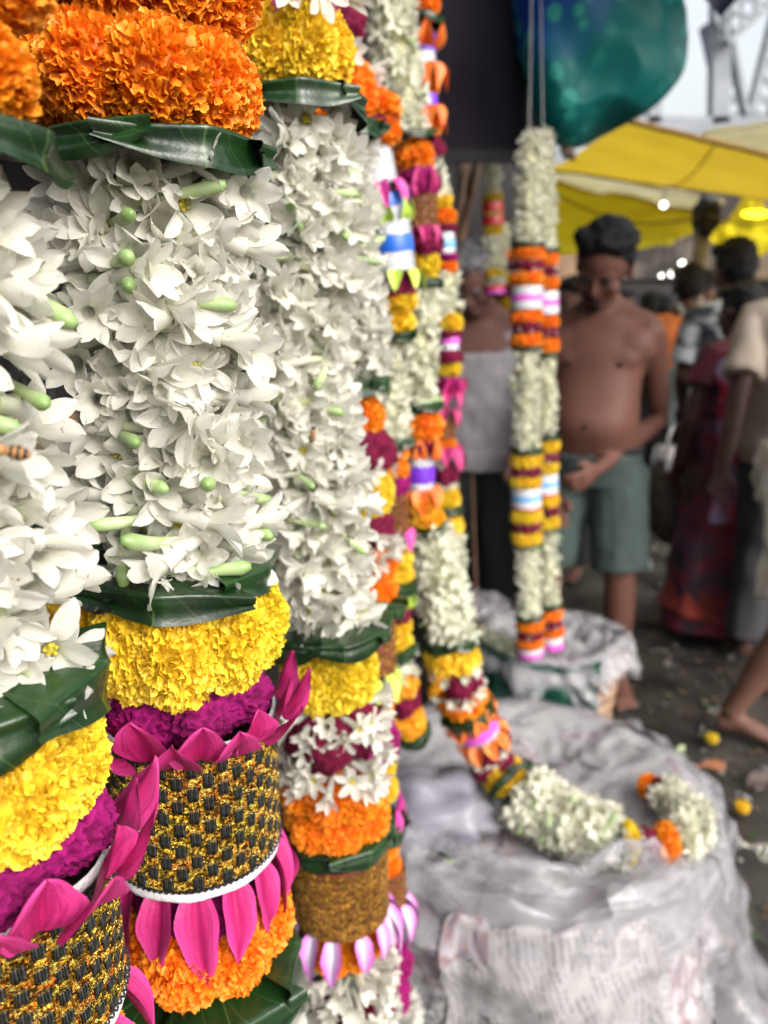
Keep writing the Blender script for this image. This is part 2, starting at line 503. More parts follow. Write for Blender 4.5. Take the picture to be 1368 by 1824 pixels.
def cloth_petal(mat, L, Wd, bend=.5, cup=.5, seed=0, point=1.0):
    r = random.Random(seed)
    b = MB()
    tw = r.uniform(-.5, .5); bd = bend * r.uniform(.6, 1.3)
    def side(sgn):
        def fn(u, v):
            s = (u - .5) * 2
            wid = Wd * max(.02, math.sin(PI * (.14 + .86 * v ** .8)) ** .75) * (1 + .05 * math.sin(v * 13 + seed * 2))
            crease = abs(s) ** 1.3
            y = L * v
            z = -bd * L * v * v + cup * wid * crease * (.8 + .5 * math.sin(seed * 2 + v * 2)) + .02 * L * math.sin(v * 7 + s * 2.5 + seed) - .0016 * math.exp(-(s * 4) ** 2) + sgn * .00025
            x = wid * s + tw * L * .18 * v * v
            return V((x, z, y))
        return fn
    for sg_ in (1, -1): b.grid(side(sg_), 12, 16, 0, lambda u, v: max(0, min(1, (abs(u - .5) * 2) ** 1.5 * .8 + v * .35 - .5 * math.exp(-((u - .5) * 12) ** 2) + .15 * math.sin(u * 40 + v * 5))))  # edges paler; the darker base and midline paint shading into the petal
    return b.mesh('petal', mat)
PETAL = {}
def petals_of(k, L, Wd, bend, cup):
    key = (k, round(L, 3))
    if key not in PETAL:
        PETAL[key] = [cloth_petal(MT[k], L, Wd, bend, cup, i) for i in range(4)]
    return PETAL[key]

# ------------------------------------------------------------------ garland builder
class Garland:
    def __init__(s, label, pts, group, lo=False, name='garland', vis=None):
        s.k = [p[0] for p in pts]; s.p = [V(p[1]) for p in pts]
        s.root = thing(name, label, 'garland', s.p[-1], group)
        s.lo = lo; s.r = random.Random(hash(round(s.p[0].x * 1000)) & 0xffff)
        s.n = 0
    def pos(s, t):
        k = s.k
        i = 0
        while i < len(k) - 2 and t > k[i + 1]: i += 1
        f = (t - k[i]) / (k[i + 1] - k[i])
        P = s.p
        a = P[i - 1] if i > 0 else P[i] * 2 - P[i + 1]
        d = P[i + 2] if i + 2 < len(P) else P[i + 1] * 2 - P[i]
        b, c = P[i], P[i + 1]
        if f < 0 or f > 1: return b + (c - b) * f
        return .5 * ((2 * b) + (c - a) * f + (2 * a - 5 * b + 4 * c - d) * f * f + (3 * b - a - 3 * c + d) * f ** 3)
    def tan(s, t):
        e = (s.k[-1] - s.k[0]) * .004
        return (s.pos(t + e) - s.pos(t - e)).normalized()
    def length(s, a, b):
        q = [s.pos(a + (b - a) * i / 12) for i in range(13)]
        return sum((q[i + 1] - q[i]).length for i in range(12))
    def fr(s, t):
        T = s.tan(t)
        A = V((1, 0, 0)) if abs(T.x) < .8 else V((0, -1, 0))
        X = (A - T * A.dot(T)).normalized()
        return s.pos(t), T, X, T.cross(X)
    def ring(s, t, ang, R, dz=0):
        p, T, X, Y = s.fr(t)
        d = X * math.cos(ang) + Y * math.sin(ang)
        return p + d * R + T * dz, d, T, X, Y
    def seen(s, d, lim=-.35):
        """does a piece facing d show to somebody standing in the aisle?"""
        return d.dot(V((0.25, -1, .15)).normalized()) > lim
    def core(s, a, b, R, mat='core', nm='stem_bundle'):
        m = MB(); pts = [s.pos(a + (b - a) * i / 8) for i in range(9)]
        m.tube([p - s.p[-1] for p in pts], R, 12)
        part(nm, m.mesh(nm, MT[mat]), s.root, Matrix.Translation(s.p[-1]))
    def tuber(s, a, b, R=.056, cell=.00095, half=.35, buds=.20, sc=1.0, lim=-.3, core=.50, tang=.6):
        """two layers of florets wired round the cord: an inner bed of half-open ones and an outer layer of open ones and buds"""
        r = s.r; L = s.length(a, b)
        s.core(a, b, R * core)
        for layer in (0, 1):
            cl = cell * (.55 if layer else .62) * (1 if not s.lo else 1.25)
            rows = max(3, round(L / math.sqrt(cl))); per = max(4, round(2 * PI * R / math.sqrt(cl)))
            for i in range(rows):
                for j in range(per):
                    t = a + (b - a) * (i + .5 + r.uniform(-.28, .28)) / rows
                    ang = 2 * PI * (j + .5 * (i % 2) + r.uniform(-.4, .4)) / per
                    p, d, T, X, Y = s.ring(t, ang, 0)
                    if not s.seen(d, lim): continue
                    tn = T.cross(d)
                    isb = layer and r.random() < buds
                    k = sc * r.uniform(.85, 1.15)
                    if isb:
                        dd = (d * .75 + tn * r.choice((-1, 1)) * r.uniform(.3, .9) + T * r.gauss(.15, .22)).normalized(); rad = R + r.uniform(-.002, .008) * k
                    elif layer and r.random() < .34 and not s.lo:
                        sg_ = r.choice((-1, 1)); dd = (d * .30 + tn * sg_ + T * r.gauss(0.05, .10)).normalized(); rad = R - .004 * k
                    elif layer:
                        dd = (d + tn * r.gauss(0, tang) + T * r.gauss(0.12, .20)).normalized(); rad = R - .013 * k + r.uniform(-.006, .004)
                    else:
                        dd = (d * .45 + tn * r.choice((-1, 1)) * r.uniform(.5, 1.2) + T * r.gauss(0, .18)).normalized(); rad = R - .020 * k + r.uniform(-.004, .004)
                    head = p + d * rad + (tn * .014 * k * (1 if dd.dot(tn) > 0 else -1) if abs(dd.dot(tn)) > .85 else V((0, 0, 0)))
                    if isb:
                        me = r.choice(BUDS); base = head - dd * .045 * k; nm = 'tuberose_bud'
                    else:
                        base = head - dd * (.036 if not s.lo else .030) * k; nm = 'tuberose_flower'
                        me = r.choice(TUB_LO) if s.lo else r.choice(TUB_HALF if (not layer or r.random() < half or abs(dd.dot(tn)) > .85) else TUB_OPEN)
                    part(nm, me, s.root, frame(base, dd, None, r.uniform(0, 6.28), k))
    def mari(s, a, b, kind, R=.06, rh=None, lim=-.35, n=None):
        r = s.r; L = s.length(a, b)
        rh = rh or min(.030, R * .5)
        base = MARI[kind + ('_lo' if s.lo else '')]
        s.core(a, b, max(.01, R - rh * 1.5), {'orange': 'orange', 'yellow': 'yellow', 'amber': 'amber'}[kind], 'flower_core')
        rows = max(1, round(L / (rh * 1.6)))
        n = n or max(6, round(2 * PI * (R - rh) / (rh * .92)))
        h = L / rows / 2 * 1.3
        for i in range(rows):
            t = a + (b - a) * (i + .5) / rows
            for j in range(n):
                ang = 2 * PI * (j + .5 * (i % 2) + r.uniform(-.12, .12)) / n
                p, d, T, X, Y = s.ring(t, ang, R - rh + r.uniform(-.002, .002), r.uniform(-.1, .1) * h)
                if not s.seen(d, lim): continue
                k = rh / .029 * r.uniform(.96, 1.08)
                Mx = frame(p, d, T, 0, (h / .029, k, k))
                part('marigold', r.choice(base), s.root, Mx @ Matrix.Rotation(r.choice((0, PI)), 4, 'Z'))
    def comb(s, a, b, kind, R=.05, rh=None, lim=-.35):
        r = s.r; L = s.length(a, b)
        rh = rh or min(.026, R * .52)
        rows = max(1, round(L / (rh * 1.7)))
        n = max(4, round(2 * PI * (R - rh) / (rh * 1.3)))
        h = L / rows / 2 * 1.25
        s.core(a, b, max(.008, R - rh * 1.5), kind, 'flower_core')
        for i in range(rows):
            t = a + (b - a) * (i + .5) / rows
            for j in range(n):
                ang = 2 * PI * (j + .5 * (i % 2) + r.uniform(-.15, .15)) / n
                p, d, T, X, Y = s.ring(t, ang, R - rh, r.uniform(-.002, .002))
                if not s.seen(d, lim): continue
                k = rh / .024 * r.uniform(.95, 1.1)
                part('cockscomb_bloom', r.choice(COMB[kind]), s.root, frame(p, d, T, 0, (h / .024, k, k)))
    def leaf(s, a, b, R=.062, n=5, off=0, droop=1.0, lim=-.6, seed=1):
        r = random.Random(seed * 13 + 3); L = s.length(a, b)
        for j in range(n):
            a0 = 2 * PI * (j + off) / n - .14 * r.random(); a1 = a0 + 2 * PI / n * r.uniform(1.14, 1.32)
            mid = (a0 + a1) / 2
            p, d, T, X, Y = s.ring((a + b) / 2, mid, 0)
            if not s.seen(d, lim): continue
            m = MB()
            Rr = R * r.uniform(.95, 1.05); hh = L * r.uniform(.75, 1.05); pt = r.uniform(.5, .9); ph = r.uniform(0, 6); lift = r.uniform(-.28, .28); fl = r.uniform(.02, .13)
            c0 = s.pos((a + b) / 2)
            def fn(u, v, th=0):
                ang = a0 + (a1 - a0) * u
                # folded strip: flat top running out, rolled rim, then hanging face
                if v < .35:
                    q = v / .35; rr = Rr * (.52 + .46 * q); z = -.42 + .05 * q
                elif v < .55:
                    q = (v - .35) / .2; rr = Rr * (.98 + .035 * math.sin(q * PI)); z = -.37 + .20 * q - .04 * math.sin(q * PI)
                else:
                    q = (v - .55) / .45; rr = Rr * (.985 + .01 * q + .02 * math.sin(q * 5 + ph)); z = -.17 + (.40 + .22 * math.sin(PI * u + ph * .2)) * q * droop * (1 - pt * abs(2 * u - 1) ** 3)
                e = (2 * u - 1)
                rr *= 1 + fl * abs(e) ** 4 + .02 * math.sin(u * 9 + ph) + .035 * noise.noise(V((u * 3, v * 2, seed + j * 3)))
                # straight-ish chord between folds gives the creased polygon look
                rr *= 1 / math.cos(((u * 2) % 1 - .5) * (a1 - a0) * .42) * .97
                z = (z + lift * e * .8 + .05 * math.sin(u * 5 + ph)) * hh
                rr -= th
                return s.pos((a + b) / 2) + X2 * (rr * math.cos(ang)) + Y2 * (rr * math.sin(ang)) + T2 * z - c0
            _, T2, X2, Y2 = s.fr((a + b) / 2)
            m.grid(lambda u, v: fn(u, v), 22, 16, 0)
            m.grid(lambda u, v: fn(u, v, .0006), 22, 16, 0)
            part('folded_leaf', m.mesh('folded_leaf', MT['leaf']), s.root, Matrix.Translation(c0))
    def petals(s, t, k, up, R=.055, n=9, L=.05, Wd=.014, tilt=.5, bend=.5, lim=-.5, off=0, jit=.15, cup=.5):
        r = s.r
        ms = petals_of(k, L, Wd, bend, cup)
        for j in range(n):
            ang = 2 * PI * (j + off + r.uniform(-.1, .1)) / n
            p, d, T, X, Y = s.ring(t, ang, R)
            if not s.seen(d, lim): continue
            dirn = -T if up else T
            tl = tilt + r.uniform(-jit, jit)
            z = (dirn * math.cos(tl) + d * math.sin(tl)).normalized()
            yv = (d * math.cos(tl) - dirn * math.sin(tl)).normalized()
            xv = yv.cross(z)
            sc = r.uniform(.88, 1.1)
            Mx = Matrix(((xv.x, yv.x, z.x, p.x), (xv.y, yv.y, z.y, p.y), (xv.z, yv.z, z.z, p.z), (0, 0, 0, 1))) @ Matrix.Diagonal((sc, sc, sc, 1))
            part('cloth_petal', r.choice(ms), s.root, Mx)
    def whites(s, a, b, R=.05, n=8, sc=.9, lim=-.35, lo=None):
        r = s.r; L = s.length(a, b); rows = max(1, round(L / .022))
        for i in range(rows):
            for j in range(n):
                t = a + (b - a) * (i + .5 + r.uniform(-.2, .2)) / rows
                ang = 2 * PI * (j + .5 * (i % 2) + r.uniform(-.2, .2)) / n
                p, d, T, X, Y = s.ring(t, ang, R - .012)
                if not s.seen(d, lim): continue
                dd = (d + T * r.gauss(.1, .25) + T.cross(d) * r.gauss(0, .22)).normalized()
                me = r.choice(TUB_LO if (s.lo if lo is None else lo) else TUB_HALF + TUB_OPEN[:2])
                part('white_blossom', me, s.root, frame(p - dd * (.036 if not s.lo else .030) * sc, dd, None, r.uniform(0, 6.3), sc))
    def band(s, a, b, R=.055, style='gold', cols=44, rows=11, slant=.25, fine=True):
        r = s.r
        L = s.length(a, b); c0 = s.pos((a + b) / 2); _, T, X, Y = s.fr((a + b) / 2)
        Mx = Matrix(((X.x, Y.x, T.x, c0.x), (X.y, Y.y, T.y, c0.y), (X.z, Y.z, T.z, c0.z), (0, 0, 0, 1)))
        m = MB()
        m.grid(lambda u, v: V((R * math.cos(2 * PI * u), R * math.sin(2 * PI * u), (v - .5) * L)), 64, 6, 0, wrap=True)
        m.grid(lambda u, v: V((R * (1 - v * .1) * math.cos(2 * PI * u), R * (1 - v * .1) * math.sin(2 * PI * u), .5 * L)), 64, 1, 0, wrap=True)
        body = part('woven_band', m.mesh('woven_band', MT['bandbase' if style == 'gold' else 'bandred']), s.root, Mx)
        W_ = 2 * PI * R / cols; H = L * .93 / rows
        gm = []
        gk = 'gold' if style == 'gold' else 'goldred'
        for q in range(5):
            g = MB(); ph = q * 1.7
            # a short run of flattened foil strands with a thin cord beneath
            def fg(u, v):
                x = (u - .5) * W_ * 1.28
                lump = .5 + .5 * math.sin(u * 11 + ph) * math.cos(v * 3 + ph) + 1.1 * noise.noise(V((u * 5, v * 6, q * 9)))
                z = (v - .5) * H * .92 + (x * slant * .25)
                return V((x, -(.0004 + .0013 * math.sin(PI * min(1, v * 1.05)) ** .5 * (.6 + .5 * lump) + .0006 * abs(math.sin(v * PI * 3)) + .0003 * math.sin(u * 19 + q * 2)), z))
            g.grid(fg, 12, 12)
            g.tube([V(((u - .5) * W_ * 1.34, -.0016, H * .47 + (u - .5) * W_ * slant * .25)) for u in (0, .5, 1)], H * .07, 5)
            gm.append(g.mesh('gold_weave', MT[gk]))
        wk, wg = .74, 1.26
        km = []
        for q in range(3):
            g = MB()
            for c in range(4):
                x = (c - 1.5) * W_ * .16
                g.tube([V((x + .0002 * math.sin(v * 6 + q + c), -.0012 - .0008 * math.sin(PI * v), (v - .5) * H * 1.25)) for v in (0, .25, .5, .75, 1)],
                       W_ * .07, 5, 1 if c % 2 else 0)
            km.append(g.mesh('thread_bundle', [MT['blackthread'], MT['greythread']] if style == 'gold' else [MT['bandred'], MT['goldred']]))
        back = MB()
        for j in range(rows):
            for i in range(cols):
                ang = 2 * PI * (i + .5 * (0)) / cols
                d = X * math.cos(ang) + Y * math.sin(ang)
                z = (j + .5 - rows / 2) * H
                blk = (i + j * 1) % 3 == 0 if style == 'gold' else (i + 2 * j) % 4 == 0
                if style == 'gold': blk = (i + j) % 2 == 0
                # local frame: x tangent, y inward, z along
                ct, st_ = math.cos(ang), math.sin(ang)
                Lm = Matrix(((st_, -ct, 0, R * ct), (-ct, -st_, 0, R * st_), (0, 0, 1, z), (0, 0, 0, 1)))
                if fine and s.seen(d, -.02):
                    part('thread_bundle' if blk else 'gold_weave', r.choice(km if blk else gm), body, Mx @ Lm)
                elif j % 1 == 0:
                    me = (km if blk else gm)[0]
                    g = MB()
                    w2, h2 = W_ * .45, H * .4
                    back.add([Lm @ V(c) for c in ((-w2, -.0012, -h2), (w2, -.0012, -h2), (w2, -.0018, 0), (w2, -.0012, h2), (-w2, -.0012, h2), (-w2, -.0018, 0))],
                             [(0, 1, 2, 5), (5, 2, 3, 4)], 0, 1 if blk else 0)
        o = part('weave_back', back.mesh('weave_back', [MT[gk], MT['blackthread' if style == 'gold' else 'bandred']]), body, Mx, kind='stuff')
        if style == 'gold':
            for sg, zz in ((-1, -.5), (1, .5)):
                g = MB()
                g.tube([V(((R + .0005) * math.cos(2 * PI * k / 48), (R + .0005) * math.sin(2 * PI * k / 48), zz * L + sg * .0035 + .0006 * math.sin(k * 1.3))) for k in range(49)],
                       [(.0014, .0034)] * 49, 8, cap=False, up=(1, 0, 0))
                part('felt_trim', g.mesh('felt_trim', MT['felt']), body, Mx)
                g = MB()
                nl = 90
                for k in range(nl):
                    a1 = 2 * PI * k / nl
                    pp = [V(((R + .0022 + .001 * math.sin(q)) * math.cos(a1 + (q / 4 - .5) * 2 * PI / nl * .8), (R + .0022) * math.sin(a1 + (q / 4 - .5) * 2 * PI / nl * .8),
                             zz * L + sg * (.0022 * math.sin(q / 4 * PI)) - sg * .003)) for q in range(5)]
                    g.tube(pp, .0006, 4, cap=False)
                part('stitched_loops', g.mesh('stitched_loops', MT['blackthread']), body, Mx, kind='stuff')
        return body
    def ribbon(s, a, b, R, cols):
        """cols: list of (material, share) stacked rings"""
        c0 = s.pos((a + b) / 2); L = s.length(a, b); _, T, X, Y = s.fr((a + b) / 2)
        Mx = Matrix(((X.x, Y.x, T.x, c0.x), (X.y, Y.y, T.y, c0.y), (X.z, Y.z, T.z, c0.z), (0, 0, 0, 1)))
        m = MB()
        m.grid(lambda u, v: V((R * .96 * math.cos(2 * PI * u), R * .96 * math.sin(2 * PI * u), (v - .5) * L)), 40, 1, 0, wrap=True)
        body = part('ribbon_band', m.mesh('ribbon_band', MT['white_rib']), s.root, Mx)
        tot = sum(c[1] for c in cols); z = -.5 * L
        for mt, sh in cols:
            h = L * sh / tot; g = MB()
            k = 1.0 + .02 * (mt.startswith('rib'))
            g.grid(lambda u, v: V((R * (k + .02 * math.sin(PI * v)) * math.cos(2 * PI * u), R * (k + .02 * math.sin(PI * v)) * math.sin(2 * PI * u), z + v * h + .0006 * math.sin(u * 40))), 40, 5, 0, wrap=True)
            part('silver_ring' if mt == 'silver' else 'ribbon_ring', g.mesh('ribbon_ring', MT[mt]), body, Mx)
            z += h
    def cord(s, a, b, R=.0015):
        m = MB(); pts = [s.pos(a + (b - a) * i / 10) - s.p[-1] for i in range(11)]
        m.tube(pts, R, 6)
        part('hanging_cord', m.mesh('hanging_cord', MT['felt']), s.root, Matrix.Translation(s.p[-1]))

def line(*pts):
    return [(py, at(px, py, D)) for px, py, D in pts]
# ------------------------------------------------------------------ ground and large structure
MT['asphalt'] = M('wet_asphalt', (.012, .012, .012), (.060, .054, .046), 5, rough=.42, bump=1, bscale=38, detail=8, spec=.6)
MT['darkwall'] = M('near_black_board', (.010, .009, .011), (.030, .026, .030), 3, rough=.8)  # near black; on the stall wall it stands for deep shadow
MT['panel'] = M('dark_purple_board', (.012, .009, .016), (.026, .022, .032), 2.5, rough=.75, spec=.15, bump=.3, bscale=8)
MT['wood'] = M('weathered_wood', (.10, .07, .045), (.17, .12, .08), 9, rough=.8, bump=.5)
MT['bamboo'] = M('bamboo', (.30, .17, .11), (.20, .11, .07), 14, rough=.6)
MT['steel'] = M('pale_bridge_steel', (.26, .28, .32), (.20, .22, .25), 3, rough=.6)
MT['pole'] = M('grey_pole', (.16, .14, .12), (.26, .23, .19), 12, rough=.8)
def plate(name, x0, x1, y0, y1, z, mat):
    m = MB(); m.grid(lambda u, v: V((x0 + (x1 - x0) * u, y0 + (y1 - y0) * v, z)), 2, 2)
    return m.mesh(name, mat, False)
g = MB()
def gz(x, y): return -.008 + .010 * noise.noise(V((x * 2.2, y * 2.2, 0))) + .004 * noise.noise(V((x * 13, y * 13, 3)))
g.grid(lambda u, v: V((-3 + 8 * u, -1 + 9 * v, gz(-3 + 8 * u, -1 + 9 * v))), 150, 170)
g.grid(lambda u, v: V((-120 + 240 * u, -60 + 240 * v, -.03)), 4, 4)
solo('ground', g.mesh('ground', MT['asphalt']), kind='structure')
def uvscatter(n, f):
    for i in range(n): f(i)
g = MB(); rr = random.Random(3)
pal = [M('debris_' + k, c, None, rough=.7) for k, c in dict(leaf=(.03, .05, .015), straw=(.16, .13, .08), petal=(.30, .29, .26), brown=(.08, .05, .03), grit=(.10, .10, .10)).items()]
for i in range(2600):
    x = rr.uniform(.3, 2.6); y = rr.uniform(.8, 4.6); s = rr.uniform(.005, .024) * rr.choice((.6, 1, 1.3)); mi = rr.choice((0, 1, 2, 3, 3, 4, 4))
    if (x - .27) ** 2 + (y - 1.34) ** 2 < .40 ** 2: continue
    a = rr.uniform(0, 6.3); z = gz(x, y) + .006
    g.add([V((x, y, z)) + Matrix.Rotation(a, 3, 'Z') @ V(q) for q in ((-s, 0, .001), (0, -s * .5, .003), (s, 0, rr.uniform(0, .006)), (0, s * .5, 0))], [(0, 1, 2, 3)], 0, mi)
solo('ground_litter', g.mesh('ground_litter', pal), kind='stuff', label='torn leaves petals and grit trodden into the wet dark ground', cat='litter')

def slab(name, label, cat, a, b, mat, parts=None, group=None):
    c = (V(a) + V(b)) / 2; c.z = min(a[2], b[2])
    o = thing(name, label, cat, c, group)
    m = MB(); m.box(V(a) - c, V(b) - c)
    part(parts or 'board', m.mesh(name, mat, False), o, Matrix.Translation(c))
    return o, c
# stall wall coloured near black to stand for the shadow behind the garlands
o, c = slab('stall_wall', 'black back wall of the flower stall, its black standing for shadow behind the garlands', 'wall', (-3.2, 3.55, 0), (at(985, 300, 3.55).x, 3.62, 3.4), MT['darkwall'], 'wall_board')
for i in range(14):
    m = MB(); x = -3.0 + i * .28
    m.box((x, 3.50, 0), (x + .03, 3.548, 3.3)); part('batten', m.mesh('batten', MT['darkwall'], False), o)
o, c = slab('stall_side_wall', 'dark side wall of the stall at the far left edge', 'wall', (-1.7, .6, 0), (-1.64, 3.5, 3.2), MT['darkwall'], 'wall_board')
# dark hanging board at the top
px0, px1 = at(700, 100, 2.45).x, at(955, 100, 2.45).x
zt, zb = 3.0, at(860, 272, 2.45).z
o = thing('hanging_board', 'large dark purple grey board hanging above the old man', 'board', (px1, 2.45, zb))
m = MB(); m.box((px0 - .3, 2.45, zb), (px1 - .05, 2.48, zt)); part('panel', m.mesh('panel', MT['panel'], False), o)
m = MB(); m.box((px1 - .052, 2.435, zb - .02), (px1 - .022, 2.49, zt)); part('edge_rail', m.mesh('edge_rail', MT['panel'], False), o)
m = MB(); m.tube([(px1 - .012, 2.44, zt), (px1 - .004, 2.44, zb + .3), (px1 - .010, 2.44, zb - .6)], .006, 6); part('wire', m.mesh('wire', MT['pole']), o)
m = MB(); m.box((px0 - .4, 2.43, zb - .03), (px1 - .055, 2.449, zb + .005)); part('bottom_rail', m.mesh('bottom_rail', MT['darkwall'], False), o)

# wire rack with cartons behind the left garlands
o = thing('wire_rack', 'black wire rack holding brown cartons behind the white garlands', 'rack', (-.95, 1.75, 0))
for i in range(22):
    x = -1.5 + i * .055; m = MB(); m.tube([(x, 1.70, .2), (x, 1.70, 1.5)], .0035, 5); part('upright_wire', m.mesh('upright_wire', MT['blackthread']), o)
for i in range(16):
    z = .25 + i * .075; m = MB(); m.tube([(-1.52, 1.695, z), (-.30, 1.695, z)], .004, 5); part('cross_wire', m.mesh('cross_wire', MT['blackthread']), o)
MT['carton'] = M('brown_carton', (.20, .12, .07), (.28, .18, .11), 9, rough=.8)
for i, (x, z, w, h, nm) in enumerate(((-1.30, .62, .24, .17, 'wide brown carton on the lower left of the wire rack'), (-1.02, .62, .2, .2, 'brown carton low in the wire rack beside the wide one'),
                                  (-1.26, .90, .2, .14, 'flat brown carton above the wide one in the wire rack'), (-1.00, .93, .22, .18, 'tall brown carton on the upper shelf of the wire rack'), (-.7, .7, .2, .25, 'brown carton at the right end of the wire rack'))):
    q = thing('carton', nm, 'carton', (x, 1.85, z), 'cartons in the wire rack')
    m = MB(); m.box((x, 1.76, z), (x + w, 1.96, z + h)); part('box_body', m.mesh('box_body', MT['carton'], False), q)
    m = MB(); m.box((x + w * .42, 1.757, z + .003), (x + w * .52, 1.7595, z + h + .002)); part('tape', m.mesh('tape', MT['wood'], False), q)
for z in (.60, .88): 
    m = MB(); m.box((-1.5, 1.71, z - .02), (-.3, 2.0, z - .002)); part('shelf', m.mesh('shelf', MT['darkwall'], False), o)

# steel footbridge beyond the tarpaulins
o = thing('steel_bridge', 'pale grey steel truss bridge against the white sky at upper right', 'bridge', (8, 13, 0))
def member(nm, a, b, w, lattice=False):
    a, b = V(a), V(b); m = MB(); T = (b - a).normalized(); S = V((T.z, 0, -T.x)).normalized(); Dp = V((0, 1, 0))
    def bar(p, q, w1, d1):
        t = (q - p).normalized(); s = t.cross(Dp).normalized()
        vs = [p + s * x * w1 + Dp * y * d1 for x, y in ((-1, -1), (1, -1), (1, 1), (-1, 1))] + [q + s * x * w1 + Dp * y * d1 for x, y in ((-1, -1), (1, -1), (1, 1), (-1, 1))]
        m.add(vs, [(0, 1, 2, 3), (7, 6, 5, 4), (0, 4, 5, 1), (1, 5, 6, 2), (2, 6, 7, 3), (3, 7, 4, 0)])
    if lattice:
        s = T.cross(Dp).normalized()
        bar(a + s * w * .42, b + s * w * .42, w * .09, .10); bar(a - s * w * .42, b - s * w * .42, w * .09, .10)
        n = int((b - a).length / (w * .55))
        for i in range(n):
            p = a + (b - a) * (i / n); q = a + (b - a) * ((i + 1) / n); sg = 1 if i % 2 else -1
            bar(p + s * w * .42 * sg, q - s * w * .42 * sg, w * .07, .03); bar(p - s * w * .42 * sg, q + s * w * .42 * sg, w * .05, .02)
    else: bar(a, b, w / 2, .12)
    part(nm, m.mesh(nm, MT['steel'], False), o)
B = lambda px, py, D=13.0: at(px, py, D)
member('bottom_chord', B(1050, 240), B(1800, 244), .48)
for x in (1162, 1279, 1560):
    member('post', B(x, 222), B(x + (6 if x < 1200 else 10), -260), .26 if x > 1200 else .20)
member('diagonal', B(1272, 40, 13.3), B(1312, 222, 13.3), .40, True)
member('diagonal', B(1282, 60, 12.7), B(1440, -80, 12.7), .42, True)
member('diagonal', B(1350, 222, 13.3), B(1420, -60, 13.3), .42, True)
member('pier', V((B(1560, 300).x, 13, 0)), B(1560, 230), .5)
member('pier', V((B(1000, 300).x, 13, 0)), B(1000, 230), .5)

# ------------------------------------------------------------------ tarpaulins and canopy
MT['tarp_y'] = M('yellow_tarpaulin', (.48, .33, .02), (.56, .40, .03), 3, rough=.6, trans=.5, bump=.3, bscale=12)
MT['tarp_b'] = M('pale_tarpaulin', (.44, .39, .20), (.52, .48, .30), 4, rough=.6, trans=.45)
MT['tarp_g'] = M('lime_yellow_tarpaulin', (.66, .52, .015), (.74, .62, .03), 4, rough=.6, trans=.7)
MT['tarp_d'] = M('dark_blue_tarpaulin', (.012, .016, .05), (.02, .03, .08), 4, rough=.5, trans=.05)
MT['seam'] = M('tarp_seam', (.22, .12, .02), None, rough=.8)
def tarp(label, corners, mat, sag=.1, wr=.02, nu=34, nv=24, seed=0, seams=(), group='tarpaulins over the market', hem=True):
    A, B_, C, D_ = corners            # near-left, near-right, far-right, far-left
    o = thing('tarpaulin', label, 'tarpaulin', A, group)
    def fn(u, v, dz=0):
        p = A.lerp(B_, u).lerp(D_.lerp(C, u), v)
        p.z += dz - sag * (math.sin(PI * u) * .7 + .3) * math.sin(PI * v) + wr * noise.noise(V((u * 5 + seed, v * 4, seed))) + wr * .4 * noise.noise(V((u * 16, v * 5, seed)))
        if wr > .05: p.z += wr * .8 * math.cos(u * 6 * PI) * (abs(v - .5) * 2) ** 6
        return p
    m = MB(); m.grid(fn, nu, nv); part('sheet', m.mesh('sheet', mat), o)
    for s_ in seams:
        m = MB(); m.tube([fn(s_ - .02 * k / 14, k / 14, -.004) for k in range(15)], .004, 4); part('seam', m.mesh('seam', MT['seam']), o)
    if hem:
        for vv in (0, 1):
            m = MB(); m.tube([fn(k / 30, vv) for k in range(31)], .011, 5); part('hem_rope', m.mesh('hem_rope', MT['seam'] if mat is MT['tarp_y'] else mat), o)
    return o
tarp('broad smooth yellow tarpaulin stretched below the steel bridge', (at(1112, 212, 3.1), at(1560, 324, 3.1), at(1560, 380, 4.7), at(975, 302, 4.5)), MT['tarp_y'], .06, .008, seams=(.36,), seed=1)
tarp('pale cream tarpaulin slung behind the broad yellow one', (at(960, 290, 4.6), at(1290, 360, 4.8), at(1250, 396, 6.2), at(960, 335, 6.0)), MT['tarp_b'], .03, .012, seed=3)
tarp('lime yellow tarpaulin with scalloped hem above the shirtless man', (at(950, 318, 4.7), at(1275, 384, 5.2), at(1190, 436, 6.8), at(950, 458, 6.2)), MT['tarp_g'], .05, .025, seed=4)
tarp('sagging lime yellow tarpaulin right of the grey pole', (at(1250, 372, 4.8), at(1520, 374, 4.8), at(1500, 425, 6.0), at(1262, 440, 6.0)), MT['tarp_g'], .12, .07, seed=5)
tarp('beige tarpaulin corner at the right edge above the yellow one', (at(1250, 240, 5.6), at(1600, 168, 5.4), at(1600, 300, 7.4), at(1250, 262, 7.4)), MT['tarp_b'], .0, .02, seed=6)
ob_ = tarp('dark blue awning overhead at the right, its pointed corner hanging at the upper right', (V((.45, 1.40, 2.42)), V((3.4, 1.3, 2.5)), at(1500, -70, 2.4), at(965, -70, 2.4)), MT['tarp_d'], .0, .02, seed=7)
m = MB(); q0, q1, q2 = at(1195, -72, 2.42), at(1375, -72, 2.42), at(1284, 32, 2.44)
m.grid(lambda u, v: q0.lerp(q1, u).lerp(q2, v) + V((0, .05 * math.sin(PI * u) * (1 - v), 0)), 10, 10); part('corner_flap', m.mesh('corner_flap', MT['tarp_d']), ob_)
tarp('unseen dark stall awning, stretched out to shade the garlands and the hanging board', (V((-3.2, -.25, 2.5)), V((-.12, -.25, 2.5)), V((.25, 3.6, 2.95)), V((-3.2, 3.6, 2.95))), MT['tarp_d'], .05, .03, seed=8)  # out of view, added overhead to cut sky light on the garlands

